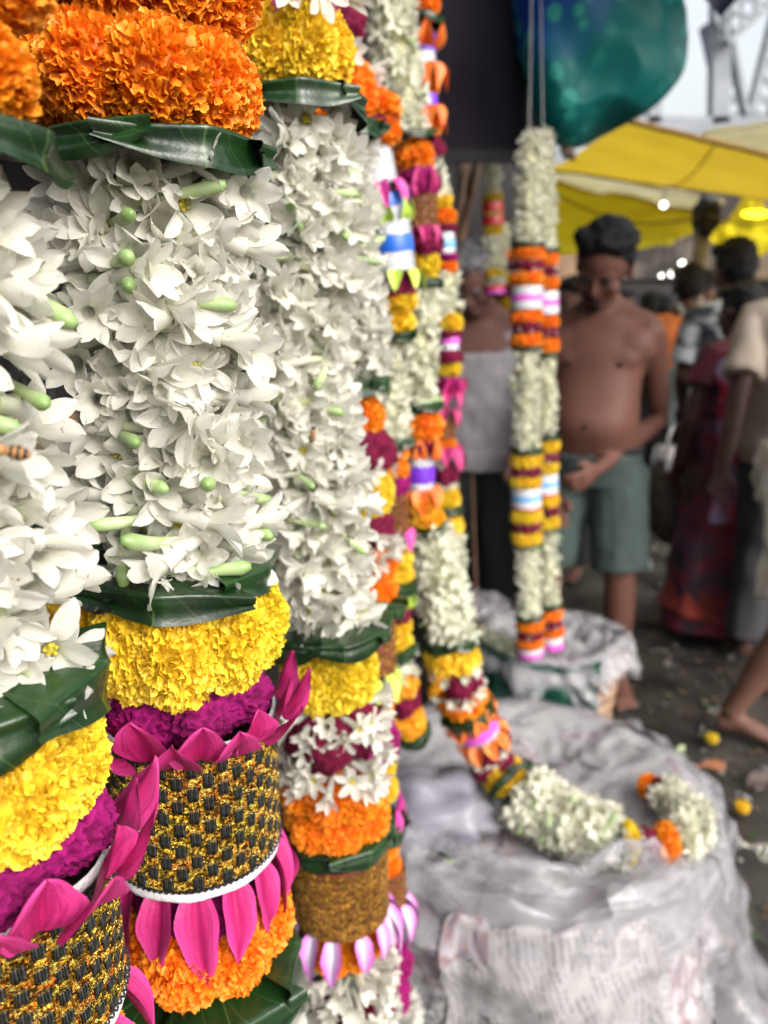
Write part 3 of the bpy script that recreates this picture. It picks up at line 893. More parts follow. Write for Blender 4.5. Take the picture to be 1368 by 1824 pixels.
# grey pole carrying the tarpaulins
o = thing('awning_pole', 'rough grey pole with dark cloth tied round its top', 'pole', at(1253, 800, 4.7) * V((1, 1, 0)))
a = at(1256, 372, 4.7)
m = MB(); m.tube([(a.x - .03, 4.7, 0), (a.x - .015, 4.7, 1.0), (a.x, 4.7, a.z)], [.05, .048, .045], 10); part('shaft', m.mesh('shaft', MT['pole']), o)
m = MB(); m.ball(a + V((0, -.02, -.04)), (.075, .07, .11), 12, 8, nz=.5, nsc=2); part('tied_cloth', m.mesh('tied_cloth', MT['darkwall']), o)
# blue and green plastic sack hanging from the awning
def bag_mat():
    m = M('blue_green_polythene', (.025, .10, .50), (.010, .24, .23), 4.5, rough=.42, spec=.35, bump=.9, bscale=7, detail=2)
    nt = m.node_tree; N, L = nt.nodes, nt.links
    p = [n for n in N if n.type == 'BSDF_PRINCIPLED'][0]
    src = p.inputs['Base Color'].links[0].from_socket
    tc = [n for n in N if n.type == 'TEX_COORD'][0]
    nz0 = [n for n in N if n.type == 'VALTORGB'][0]; fz = [n for n in N if n.type == 'TEX_NOISE'][0]
    sx = N.new('ShaderNodeSeparateXYZ'); L.new(tc.outputs['Object'], sx.inputs[0])
    q1 = N.new('ShaderNodeMath'); q1.operation = 'MULTIPLY_ADD'; L.new(sx.outputs['Z'], q1.inputs[0]); q1.inputs[1].default_value = -1.9; L.new(fz.outputs['Fac'], q1.inputs[2])
    q2 = N.new('ShaderNodeMath'); q2.operation = 'MULTIPLY_ADD'; L.new(sx.outputs['X'], q2.inputs[0]); q2.inputs[1].default_value = 1.1; L.new(q1.outputs[0], q2.inputs[2])
    L.new(q2.outputs[0], nz0.inputs['Fac'])
    vo = N.new('ShaderNodeTexVoronoi'); vo.inputs['Scale'].default_value = 17  # pale green circles painted in for blurred lights behind the sack
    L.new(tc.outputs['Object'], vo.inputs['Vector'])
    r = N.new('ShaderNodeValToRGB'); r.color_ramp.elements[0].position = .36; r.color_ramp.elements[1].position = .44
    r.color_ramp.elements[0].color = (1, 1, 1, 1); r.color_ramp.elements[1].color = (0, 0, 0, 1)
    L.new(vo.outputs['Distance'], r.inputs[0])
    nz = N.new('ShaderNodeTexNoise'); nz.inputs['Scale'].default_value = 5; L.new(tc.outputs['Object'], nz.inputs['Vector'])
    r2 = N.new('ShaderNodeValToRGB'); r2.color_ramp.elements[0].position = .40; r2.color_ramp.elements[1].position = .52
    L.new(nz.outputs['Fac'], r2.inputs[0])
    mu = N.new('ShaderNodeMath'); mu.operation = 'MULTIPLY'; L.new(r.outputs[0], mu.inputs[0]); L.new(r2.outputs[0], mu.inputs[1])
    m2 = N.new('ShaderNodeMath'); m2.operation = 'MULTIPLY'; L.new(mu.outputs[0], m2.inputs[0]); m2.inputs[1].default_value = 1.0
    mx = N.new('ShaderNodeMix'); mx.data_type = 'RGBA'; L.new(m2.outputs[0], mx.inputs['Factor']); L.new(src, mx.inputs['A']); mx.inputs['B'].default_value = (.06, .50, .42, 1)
    L.new(mx.outputs['Result'], p.inputs['Base Color'])
    t = N.new('ShaderNodeBsdfTranslucent'); L.new(mx.outputs['Result'], t.inputs['Color']); ms = N.new('ShaderNodeMixShader'); ms.inputs[0].default_value = .35
    out = [n for n in N if n.type == 'OUTPUT_MATERIAL'][0]
    L.new(p.outputs[0], ms.inputs[1]); L.new(t.outputs[0], ms.inputs[2]); L.new(ms.outputs[0], out.inputs['Surface'])
    return m
outline = [(905, -220), (1000, -300), (1120, -260), (1180, -120), (1196, 0), (1214, 40), (1223, 85), (1212, 130), (1178, 178), (1130, 216), (1080, 238), (1040, 258), (1004, 264), (975, 250), (950, 215), (930, 120), (915, 0), (905, -110)]
PB = [at(x, y, 2.35) for x, y in outline]
cb = at(1060, 40, 2.35)
o = thing('plastic_sack', 'bulging blue and green polythene sack slung above the shirtless man', 'sack', cb)
m = MB()
nO = len(PB)
def sack(u, v):
    k = u * nO; i = int(k) % nO; f = k - int(k)
    P0, P1, P2, P3 = PB[i - 1], PB[i], PB[(i + 1) % nO], PB[(i + 2) % nO]
    p = .5 * ((2 * P1) + (P2 - P0) * f + (2 * P0 - 5 * P1 + 4 * P2 - P3) * f * f + (P3 - P0 + 3 * P1 - 3 * P2) * f ** 3)
    a = (v - .5) * PI * .998
    q = cb + (p - cb) * math.cos(a) ** .8
    q.y += math.sin(a) * .16 + .07 * noise.noise(V((q.x * 4 + 3, q.z * 4 + q.x * 3, 1))) * math.cos(a) + .035 * noise.noise(V((q.x * 7, q.z * 7, v * 2))) * math.cos(a)
    cz = 1 - 2.4 * abs(noise.noise(V((q.x * 5 + q.z * 3, q.z * 2.4 - q.x * 2, 5 + v * 2))))
    cz2 = 1 - 2.4 * abs(noise.noise(V((q.x * 11 - q.z * 5, q.z * 9, 9))))
    q.y -= (.035 * cz + .014 * cz2) * math.cos(a)
    return q - cb
m.grid(sack, 140, 70, 0, wrap=True)
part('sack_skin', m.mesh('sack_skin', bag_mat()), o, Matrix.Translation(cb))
m = MB(); m.tube([at(1000, 262, 2.35) + V((0, -.02, 0)), at(1012, 272, 2.33), at(1024, 285, 2.36)], [.012, .02, .004], 8, flat=.4); part('torn_flap', m.mesh('torn_flap', MT['wood']), o)

# bamboo poles leaning behind the old man
for i, (x0, y0, x1, y1, lb) in enumerate(((852, 285, 812, 470, 'thick bamboo pole leaning left above the old man, front one'), (832, 290, 800, 470, 'thin bamboo pole just behind the thick leaning one'), (822, 280, 828, 460, 'upright dark bamboo stick crossing the leaning poles'))):
    a, b_ = at(x0, y0, 2.75 + i * .06), at(x1, y1, 2.75 + i * .06)
    d = (b_ - a); e = a + d * ((0 - a.z) / d.z) if abs(d.z) > .01 else b_
    q = thing('bamboo_pole', lb, 'pole', (e.x, e.y, 0), 'bamboo poles')
    m = MB(); rr_ = (.016, .009, .007)[i]
    m.tube([a + (e - a) * k / 10 for k in range(11)], rr_, 8); part('cane', m.mesh('cane', MT['bamboo']), q)
    for k in range(9):
        p = a + (e - a) * (k + .5) / 9; t = (e - a).normalized()
        m = MB(); m.tube([p - t * .006, p, p + t * .006], [rr_, rr_ * 1.22, rr_], 8); part('node_ring', m.mesh('node_ring', MT['bamboo']), q)

# ropes strung between the tarpaulins
for i, (a_, b_, lb) in enumerate(((at(1256, 380, 4.65), at(1500, 330, 3.4), 'slack rope running right from the top of the grey pole'), (at(1256, 385, 4.65), at(960, 330, 4.2), 'slack rope running left from the grey pole to the hanging garlands'), (at(1115, 214, 3.05), at(1115, -60, 2.6), 'thin rope holding up the peak of the yellow tarpaulin'))):
    m = MB(); m.tube([a_.lerp(b_, k / 14) - V((0, 0, .10 * math.sin(PI * k / 14))) - a_ for k in range(15)], .005, 5)
    solo('rope', m.mesh('rope', MT['wood']), lb, 'rope', loc=a_, group='ropes of the tarpaulins')
# lamps
def bulb(label, px, py, D, r=.028, col=(1, .97, .9), st=22, long=1):
    p = at(px, py, D)
    o = thing('light_bulb', label, 'lamp', p, 'lit lamps under the tarpaulins')
    mm = M('lit_glass', col, None, emit=st)
    m = MB(); m.ball((0, 0, 0), (r * long, r, r), 12, 8); part('glass_bulb', m.mesh('glass_bulb', mm), o, Matrix.Translation(p))
    m = MB(); m.tube([(0, 0, r * .8), (0, 0, r * 1.8)], r * .45, 8); part('socket', m.mesh('socket', MT['darkwall']), o, Matrix.Translation(p))
    m = MB(); m.tube([(0, 0, r * 1.8), (.01, 0, .25)], .003, 5); part('flex', m.mesh('flex', MT['darkwall']), o, Matrix.Translation(p))
bulb('bright white bulb under the cream tarpaulin above the shirtless man', 1182, 365, 4.4, .016, st=7)
bulb('white bulb beside the shirtless man face, left of him', 1041, 500, 4.6, .016, st=6)
bulb('right hand white bulb of the close pair over the orange shirt', 1197, 488, 5.6, .020, st=6)
bulb('smaller left hand bulb of the close pair over the orange shirt', 1178, 491, 5.7, .013, st=6)
bulb('white bulb highest of those over the orange shirt', 1215, 469, 5.6, .019, st=6)
bulb('tiny white bulb just left of the hanging garland pair', 909, 466, 3.3, .010, st=12)
bulb('small warm bulb beside the blue green sack', 969, 128, 2.42, .0075, (1, .45, .2), 3)
bulb('yellow tube lamp under the lime tarpaulin at the right edge', 1345, 381, 4.5, .020, (1, .80, .03), 5, 3.8)

# far side of the market
MT['far'] = M('far_stalls', (.035, .03, .028), (.12, .10, .085), 2.2, rough=.9, ramp=(.45, .6))
o = thing('far_building', 'dim market building behind the crowd under the tarpaulins', 'building', (3, 9.5, 0))
m = MB(); m.box((.6, 9.5, 0), (9.5, 9.7, 2.75)); part('wall', m.mesh('wall', MT['far'], False), o)
for i in range(6):
    m = MB(); x = 1.4 + i * 1.25; m.box((x, 9.42, .1), (x + .8, 9.498, 1.7)); part('shutter', m.mesh('shutter', MT['darkwall'], False), o)
for i in range(6):
    m = MB(); x = 1.45 + i * 1.25; m.box((x, 9.40, 1.75), (x + .9, 9.498, 2.1)); part('sign_board', m.mesh('sign_board', [MT['carton'], MT['far'], MT['wood']][i % 3], False), o)

# ------------------------------------------------------------------ people
def fuse(mb, name, mat, voxel=.008, smooth=6, wr=0, wsc=9, seed=0, keep=()):
    """melt overlapping closed shapes into one continuous surface"""
    # turn every closed shape outward first
    par = list(range(len(mb.v)))
    def find(a):
        while par[a] != a: par[a] = par[par[a]]; a = par[a]
        return a
    for f in mb.f:
        r0 = find(f[0])
        for q in f[1:]: par[find(q)] = r0
    vol = {}
    for f in mb.f:
        k = find(f[0]); a = V(mb.v[f[0]])
        for i in range(1, len(f) - 1): vol[k] = vol.get(k, 0) + a.dot(V(mb.v[f[i]]).cross(V(mb.v[f[i + 1]])))
    mb.f = [f if vol[find(f[0])] > 0 else f[::-1] for f in mb.f]
    me = mb.mesh(name + '_src', mat)
    sc2 = bpy.data.scenes.new('melt')
    ob = bpy.data.objects.new('tmp', me); sc2.collection.objects.link(ob)
    md = ob.modifiers.new('r', 'REMESH'); md.mode = 'VOXEL'; md.voxel_size = voxel
    out = bpy.data.meshes.new_from_object(ob.evaluated_get(sc2.view_layers[0].depsgraph if False else _dg(sc2)))
    bpy.data.objects.remove(ob)
    ob = bpy.data.objects.new('tmp', out); sc2.collection.objects.link(ob)
    vg = ob.vertex_groups.new(name='w')
    for v in out.vertices:
        w = 1.0
        for c, r in keep:
            w = min(w, max(.12, ((v.co - c).length - r) / .05))
        vg.add((v.index,), min(1, w), 'REPLACE')
    sm = ob.modifiers.new('s', 'SMOOTH'); sm.iterations = smooth; sm.factor = .5; sm.vertex_group = 'w'
    out2 = bpy.data.meshes.new_from_object(ob.evaluated_get(_dg(sc2)))
    bpy.data.objects.remove(ob); bpy.data.meshes.remove(out); bpy.data.meshes.remove(me); bpy.data.scenes.remove(sc2)
    out = out2; out.name = name
    out.materials.clear(); out.materials.append(mat)
    if wr:
        cn = [(v.co.copy(), v.normal.copy()) for v in out.vertices]
        fl = []
        for c, nn in cn:
            n = noise.noise(c * wsc + V((seed, 0, 0))) + .6 * noise.noise(V((c.x * wsc * 2, c.y * wsc * 2, c.z * wsc * .8 + seed)))
            fl += tuple(c + nn * (wr * n))
        out.vertices.foreach_set('co', fl); out.update()
    out.polygons.foreach_set('use_smooth', [True] * len(out.polygons))
    return out
def _dg(sc2):
    vl = sc2.view_layers[0]; vl.update(); return vl.depsgraph
def skin(name, c):
    return M(name, c, tuple(x * .8 for x in c), 9, rough=.6, spec=.28, sss=.08, bump=.5, bscale=90)
SK = dict(warm=skin('warm_brown_skin', (.150, .066, .049)), dark=skin('dark_brown_skin', (.085, .042, .034)), mid=skin('brown_skin', (.15, .075, .055)))
MT['hair'] = M('black_hair', (.004, .004, .005), (.010, .010, .012), 60, rough=.65, spec=.2, bump=.6, bscale=120)
MT['greyhair'] = M('grey_hair', (.10, .10, .11), (.22, .22, .23), 40, rough=.7, bump=1, bscale=120)
MT['areola'] = M('areola', (.05, .022, .018), None, rough=.7, spec=.1)
MT['eye'] = M('eyeball', (.10, .07, .06), None, rough=.6, spec=.1)
MT['iris'] = M('iris', (.010, .007, .006), None, rough=.6, spec=.1)

TORSO = [(.80, .15, .105, 0), (.86, .165, .115, 0), (.92, .155, .112, .0), (.98, .145, .108, 0), (1.06, .142, .106, 0), (1.14, .150, .106, 0), (1.22, .163, .108, 0), (1.29, .168, .100, 0), (1.345, .150, .078, 0), (1.385, .085, .062, 0)]
def figure(label, x, y, yaw, mat, H=1.65, lean=0, sidelean=0, headrot=(0, 0, 0), belly=0, arms=None, legs=None, wide=1.0, voxel=.010,
           hair='hair', hairlen=0, beard=False, clothes=(), bodyparts=('torso', 'head', 'arms', 'legs'), fine=False, group='people in the market', extra=None, headscale=1.06):
    k = H / 1.65
    yaw = math.radians(yaw)
    o = thing('person', label, 'person', (x, y, 0), group, yaw)
    Winv = WM[o.name].inverted()
    loc = lambda p: (Winv @ V(p)) / k                    # world point -> figure space at 1.65 m
    RL = Matrix.Rotation(math.radians(lean), 3, 'X') @ Matrix.Rotation(math.radians(sidelean), 3, 'Y')
    piv = V((0, 0, .90))
    def U(p):                                            # bend the upper body at the hips
        p = V(p)
        return piv + RL @ (p - piv) if p.z > .90 else p
    def torso_pts(z0=0, z1=9, inf=0.0):
        pts, rad = [], []
        for z, a, b, fwd in TORSO:
            if z < z0 or z > z1: continue
            bl = belly * math.exp(-((z - 1.02) / .10) ** 2)
            pts.append(U((0, -bl * .55 - fwd, z))); rad.append((a * wide + inf + bl * .25, b + inf + bl * .55))
        return pts, rad
    nb = U((0, .005, 1.385)); nt = U((0, -.012, 1.445))
    hr = Matrix.Rotation(math.radians(headrot[1]), 3, 'Z') @ Matrix.Rotation(math.radians(headrot[0]), 3, 'X') @ Matrix.Rotation(math.radians(headrot[2]), 3, 'Y')
    def torso(mb, z0=.79, z1=9, inf=0.0):
        rows = [t for t in TORSO if z0 - .03 <= t[0] <= z1 + .03]
        fine_ = []
        for i in range(len(rows) - 1):
            P0, P1, P2, P3 = rows[max(0, i - 1)], rows[i], rows[i + 1], rows[min(len(rows) - 1, i + 2)]
            for q in range(4):
                f = q / 4
                fine_.append(tuple(.5 * ((2 * b) + (c - a) * f + (2 * a - 5 * b + 4 * c - d) * f * f + (3 * b - a - 3 * c + d) * f ** 3) for a, b, c, d in zip(P0, P1, P2, P3)))
        fine_.append(rows[-1])
        vs = []; n = 28
        for z, a, b, fw in fine_:
            bl = belly * math.exp(-((z - 1.03) / .11) ** 2)
            a = a * wide + inf + bl * .25; b = b + inf + bl * .5
            for i in range(n):
                t = 2 * PI * i / n
                x = math.copysign(abs(math.cos(t)) ** .88, math.cos(t)) * a; y = math.copysign(abs(math.sin(t)) ** .88, math.sin(t)) * b
                vs.append(S(U((x, y - bl * .5, z))))
        fs = [(k * n + i, k * n + (i + 1) % n, (k + 1) * n + (i + 1) % n, (k + 1) * n + i) for k in range(len(fine_) - 1) for i in range(n)]
        fs += [tuple(range(n))[::-1], tuple((len(fine_) - 1) * n + i for i in range(n))]
        mb.add(vs, fs)
    S = lambda p: V(p) * k
    HS = headscale
    def Hd(p):                                           # head space: origin at neck top
        return nt + RL @ (hr @ (V(p) * HS))
    sh = {s: U((s * .178 * wide, .005, 1.325)) for s in (-1, 1)}
    AR = arms or {-1: ((-.25, .02, 1.06), (-.25, -.08, .82)), 1: ((.25, .02, 1.06), (.25, -.08, .82))}
    LG = legs or {-1: ((-.095, -.02, .47), (-.10, .02, .075), (-.4, -1)), 1: ((.095, -.02, .47), (.10, .02, .075), (.3, -1))}
    m = MB()
    S = lambda p: V(p) * k
    def tube(mb, pts, rad, n=16, up=(1, 0, 0)):
        mb.tube([S(p) for p in pts], [(r[0] * k, r[1] * k) if hasattr(r, '__len__') else r * k for r in rad], n, up=up)
    if 'torso' in bodyparts:
        torso(m)
        for s in (-1, 1):
            m.ball(S(sh[s] + V((-s * .012, 0, .0))), tuple(k * q for q in (.056, .056, .056)), 12, 8)
            m.ball(S(U((s * .105, -.02, 1.28))), tuple(k * q for q in (.085, .07, .075)), 12, 8)
            tube(m, [U((s * .02, .01, 1.36)), U((s * .12, .01, 1.355)), sh[s]], [.06, .05, .045])
            if fine:
                m.ball(S(U((s * .075, -.070, 1.24))), (.070, .034, .042), 14, 10)
            tube(m, [U((s * .015, .015, 1.42)), U((s * .08, .012, 1.375)), U((s * .15, .008, 1.345))], [(.045, .045), (.045, .040), (.050, .045)])
        tube(m, [U((0, .01, 1.34)), nb, nt + RL @ V((0, .0, .02))], [(.075, .06), (.056, .056), (.052, .056)])
    if 'head' in bodyparts:
        hm = m
        def hball(c, r, n=14): hm.ball(S(Hd(c)), tuple(k * HS * q for q in r), n, n // 2 + 3, Mx=(RL @ hr).to_4x4())
        hball((0, .006, .125), (.073, .092, .088), 20)
        hball((0, -.034, .058), (.055, .052, .062), 16)
        hball((0, -.056, .018), (.030, .028, .024)); hball((0, -.066, .106), (.052, .020, .014)); hball((0, -.060, .060), (.040, .028, .040))
        tube(hm, [Hd((0, -.088, .098)), Hd((0, -.102, .066)), Hd((0, -.092, .056))], [.009, .013, .010], 10)
        for s in (-1, 1):
            hball((s * .074, .008, .085), (.010, .018, .028)); hball((s * .040, -.062, .068), (.022, .022, .020))
        hball((0, -.084, .034), (.022, .012, .006)); hball((0, -.082, .025), (.019, .012, .006))
    if 'arms' in bodyparts:
        for s in (-1, 1):
            el, wr_ = V(AR[s][0]), V(AR[s][1])
            a = sh[s]
            tube(m, [a, a.lerp(el, .35), a.lerp(el, .8), el, el.lerp(wr_, .25), el.lerp(wr_, .75), wr_], [.046, .045, .037, .036, .038, .029, .024])
            d = (wr_ - el).normalized(); side = d.cross(V((0, -1, 0)) if abs(d.y) < .8 else V((1, 0, 0))).normalized() * s; nn = d.cross(side).normalized()
            tube(m, [wr_, wr_ + d * .03, wr_ + d * .08], [(.026, .018), (.036, .016), (.040, .014)], 12, up=side)
            for q in range(4):
                b0 = wr_ + d * .075 + side * (.030 - q * .020); L = (.068, .078, .072, .056)[q]; c = .35 + .1 * q
                b1 = b0 + (d * math.cos(c) + nn * math.sin(c)) * L * .5; b2 = b1 + (d * math.cos(c * 2.6) + nn * math.sin(c * 2.6)) * L * .5
                tube(m, [b0 - d * .015, b0, b1, b2], [.010, .0095, .009, .007], 8)
            b0 = wr_ + d * .025 + side * .030; b1 = b0 + (d * .7 + side * .6 + nn * .3).normalized() * .035; b2 = b1 + (d * .9 + nn * .4).normalized() * .028
            tube(m, [wr_ + d * .02, b0, b1, b2], [.014, .013, .011, .008], 8)
    if 'legs' in bodyparts:
        for s in (-1, 1):
            kn, an, fd = V(LG[s][0]), V(LG[s][1]), V((LG[s][2][0], LG[s][2][1], 0)).normalized()
            hp = V((s * .088, 0, .84))
            tube(m, [hp, hp.lerp(kn, .4), hp.lerp(kn, .85), kn, kn.lerp(an, .25), kn.lerp(an, .45), kn.lerp(an, .8), an], [.092, .085, .062, .056, .058, .055, .038, .034])
            heel = an - fd * .03 + V((0, 0, -.035))
            tube(m, [heel, an + fd * .03 + V((0, 0, -.02)), an + fd * .10 + V((0, 0, -.042)), an + fd * .155 + V((0, 0, -.053))], [(.030, .030), (.033, .036), (.040, .024), (.042, .015)], 12, up=V((0, 0, 1)).cross(fd))
            if fine or extra == 'toes':
                sd = V((0, 0, 1)).cross(fd)
                for q in range(5):
                    b0 = an + fd * .15 + sd * s * (-.030 + q * .016) + V((0, 0, -.057))
                    tube(m, [b0, b0 + fd * (.045 - q * .006), b0 + fd * (.052 - q * .007)], [.010 if q else .013, .0085 if q else .012, .004], 8)
    if m.v:
        ks = [(S(Hd((0, -.03, .07))), .13 * k)] + [(S(V(AR[s][1])), .13 * k) for s in (-1, 1)] + [(S(V(LG[s][1])), .17 * k) for s in (-1, 1)]
        part('body', fuse(m, 'body', mat, voxel * k, 40 if fine else 12, keep=ks), o, WM[o.name])
    if 'head' in bodyparts:
        h = MB()
        def hb(c, r, n=16, nz=.12, nsc=3): h.ball(S(Hd(c)), tuple(k * HS * q for q in r), n, n // 2 + 3, Mx=(RL @ hr).to_4x4(), nz=nz, nsc=nsc)
        hb((0, .020, .150), (.080, .092, .078), 24, .10, 4)
        hb((0, .045, .11), (.076, .070, .085), 20, .1, 4)
        for q in range(26):
            a = -PI * .95 + q * PI * 1.9 / 25; rr_ = .02 + .01 * rnd.random()
            hb((.066 * math.sin(a), .010 - .075 * math.cos(a) * (1 if abs(a) < 1.6 else .9), .172 + .022 * math.cos(a * 1.0) + rnd.uniform(-.01, .012)), (rr_, rr_, rr_ * .9), 8, .2)
        for s in (-1, 1): hb((s * .072, .012, .125), (.010, .030, .04), 10)
        if hairlen: 
            hb((0, .085, .09), (.05, .05, .05), 14)
            hb((0, .05, .03), (.06, .045, .07), 14)
        part('hair', fuse(h, 'hair', MT[hair], .005 * k, 1, wr=.004, wsc=45, seed=x), o, WM[o.name])
        for s in (-1, 1):
            e = MB()
            e.ball(S(Hd((s * .030, -.076, .089))), tuple(k * q for q in (.0125, .008, .0055)), 10, 6, 0, Mx=(RL @ hr).to_4x4())
            e.ball(S(Hd((s * .030, -.0835, .0875))), tuple(k * q for q in (.006, .003, .005)), 8, 5, 1, Mx=(RL @ hr).to_4x4())
            part('eye', e.mesh('eye', [MT['eye'], MT['iris']]), o, WM[o.name])
            e = MB()
            e.tube([S(Hd(q)) for q in ((s * .014, -.0955, .106), (s * .032, -.092, .112), (s * .052, -.076, .106))], [.004 * k, .0055 * k, .003 * k], 6)
            part('eyebrow', e.mesh('eyebrow', MT[hair]), o, WM[o.name])
        if beard:
            e = MB()
            e.tube([S(Hd(q)) for q in ((-.030, -.082, .036), (-.015, -.096, .043), (0, -.099, .045), (.015, -.096, .043), (.030, -.082, .036))], [(.003, .003), (.006, .005), (.007, .005), (.006, .005), (.003, .003)], 8)
            e.ball(S(Hd((0, -.080, .008))), tuple(k * q for q in (.020, .012, .014)), 12, 8, nz=.3, nsc=5)
            part('beard', e.mesh('beard', MT['hair']), o, WM[o.name])
    if belly:
        for nm, c_, r_ in (('nipple', (-.082, -.100, 1.222), (.012, .007, .011)), ('nipple', (.082, -.100, 1.222), (.012, .007, .011)), ('navel', (0, -.191, 1.025), (.008, .005, .011))):
            e = MB(); e.ball(S(U(c_)), tuple(k * q for q in r_), 10, 6)
            part(nm, e.mesh(nm, MT['areola']), o, WM[o.name])
    for cl in clothes:
        kind, cm = cl[0], cl[1]; opt = cl[2] if len(cl) > 2 else {}
        c = MB(); inf = opt.get('inf', .014)
        if kind in ('shirt', 'singlet'):
            torso(c, opt.get('z0', .82), 1.28 if kind == 'singlet' else 9, inf)
            if kind == 'shirt':
                for s in (-1, 1):
                    el, wr_ = V(AR[s][0]), V(AR[s][1]); L = opt.get('sleeve', .6); a = sh[s]
                    pts = [U((s * .05, .01, 1.35)), a, a.lerp(el, L * .5), a.lerp(el, min(1, L))]
                    rad = [.075, .066, .064, .066 + opt.get('flare', 0)]
                    if L > 1: pts.append(el.lerp(wr_, L - 1)); rad.append(.052)
                    tube(c, pts, rad)
                c.ball(S(nb), tuple(k * q for q in (.072, .066, .035)), 14, 8)
            else:
                for s in (-1, 1):
                    tube(c, [U((s * .10, -.085, 1.27)), U((s * .095, -.06, 1.345)), U((s * .09, .03, 1.375)), U((s * .10, .09, 1.27))], [(.030, .010)] * 4, 10)
        if kind == 'trousers':
            torso(c, .79, opt.get('top', .95), inf + .002)
            for s in (-1, 1):
                kn, an = V(LG[s][0]), V(LG[s][1]); hp = V((s * .088, 0, .84)); L = opt.get('len', 1.0); f = opt.get('flare', .0)
                if L <= .55:
                    e_ = hp.lerp(kn, L / .5 * 1.0) if L <= .5 else kn.lerp(an, (L - .5) * 2)
                    tube(c, [hp + V((0, 0, .02)), hp.lerp(e_, .5), e_], [.108, .104, .092 + f])
                else:
                    tube(c, [hp + V((0, 0, .02)), hp.lerp(kn, .5), kn, kn.lerp(an, (L - .5) * 1.9)], [.108, .096, .076, .064 + f])
        if kind == 'skirt':
            n = 14; z0, z1 = opt.get('top', 1.0), opt.get('bottom', .05)
            pts = [(0 + .01 * math.sin(q), 0, z0 + (z1 - z0) * q / n) for q in range(n + 1)]
            tube(c, pts, [(.155 * wide + .035 * math.sin(q / n * 1.8) + opt.get('flare', .05) * (q / n), .125 + .03 * math.sin(q / n * 1.8) + opt.get('flare', .05) * (q / n)) for q in range(n + 1)], 24)
        if kind == 'pallu':
            tube(c, [U((-.12, -.12, 1.02)), U((-.02, -.135, 1.18)), U((.11, -.08, 1.33)), U((.14, .03, 1.36)), U((.10, .12, 1.2)), U((.06, .15, .9)), U((.05, .17, .6))], [(.07, .012), (.07, .014), (.065, .016), (.065, .016), (.08, .014), (.10, .014), (.12, .014)], 12)
        if kind == 'belt':
            c.tube([S(U((( .150 + belly * .2) * math.cos(q * PI / 12), (.118) * math.sin(q * PI / 12) - belly * .2, opt.get('z', .955)))) for q in range(25)], .012 * k, 6)
            part(opt.get('name', 'waist_band'), c.mesh('waist_band', cm), o, WM[o.name]); continue
        part(opt.get('name', kind), fuse(c, kind, cm, opt.get('voxel', .009) * k, 4, wr=opt.get('wr', .006), wsc=opt.get('wsc', 9), seed=x * 3), o, WM[o.name], opt.get('label'))
    return o, loc

def cloth(nm, a, b=None, **kw): return M(nm, a, b or tuple(x * .75 for x in a), kw.pop('scale', 8), rough=.85, **kw)
# shirtless man
P = at(1078, 912, 2.62)
yw = -24
def to_local(px, py, D, X, Y, yaw, H):
    w = at(px, py, D); q = Matrix.Rotation(-math.radians(yaw), 3, 'Z') @ (w - V((X, Y, 0)))
    return tuple(q / (H / 1.65))
X0, Y0 = .725, 2.64
AL = lambda px, py, D: to_local(px, py, D, X0, Y0, yw, 1.61)
figure('shirtless man with short black hair and grey green shorts, looking down', X0, Y0, yw, SK['warm'], H=1.61, lean=0, headrot=(32, -8, 8), headscale=1.15, belly=.085, wide=.94,
       arms={1: (AL(1174, 748, 2.70), AL(1060, 838, 2.44)), -1: (AL(962, 740, 2.62), AL(985, 880, 2.5))}, beard=True, fine=True, voxel=.0055,
       legs={-1: ((-.13, -.03, .47), (-.14, .02, .075), (-.3, -1)), 1: ((.13, -.02, .47), (.14, .03, .075), (.35, -1))},
       clothes=(('trousers', cloth('grey_green_cotton', (.050, .075, .070), scale=20), dict(len=.46, top=.935, flare=.012, name='shorts', wr=.006, wsc=14)),
                ('belt', cloth('black_waistband', (.012, .012, .014)), dict(z=.935))))
# old man in singlet
X1, Y1 = at(858, 700, 2.95).x, 2.95
figure('grey haired old man in a dirty white singlet bending his head forward', X1, Y1, -12, skin('ruddy_brown_skin', (.17, .082, .070)), H=1.60, lean=14, headrot=(22, -10, -10), hair='greyhair', wide=1.02, voxel=.008, fine=True,
       arms={1: ((.24, -.02, 1.05), (.18, -.20, .90)), -1: ((-.25, -.04, 1.02), (-.22, -.20, .82))},
       clothes=(('singlet', cloth('dirty_white_knit', (.34, .32, .35)), dict(z0=.80, inf=.030, wsc=16, wr=.006)),
                ('trousers', cloth('black_green_trousers', (.012, .018, .018)), dict())))
figure('bare shouldered man turned away behind the old man', at(905, 700, 3.3).x, 3.25, 168, SK['dark'], H=1.52, lean=8, headrot=(40, 30, 0), voxel=.012,
       clothes=(('trousers', cloth('black_cotton', (.012, .012, .014)), dict()),))
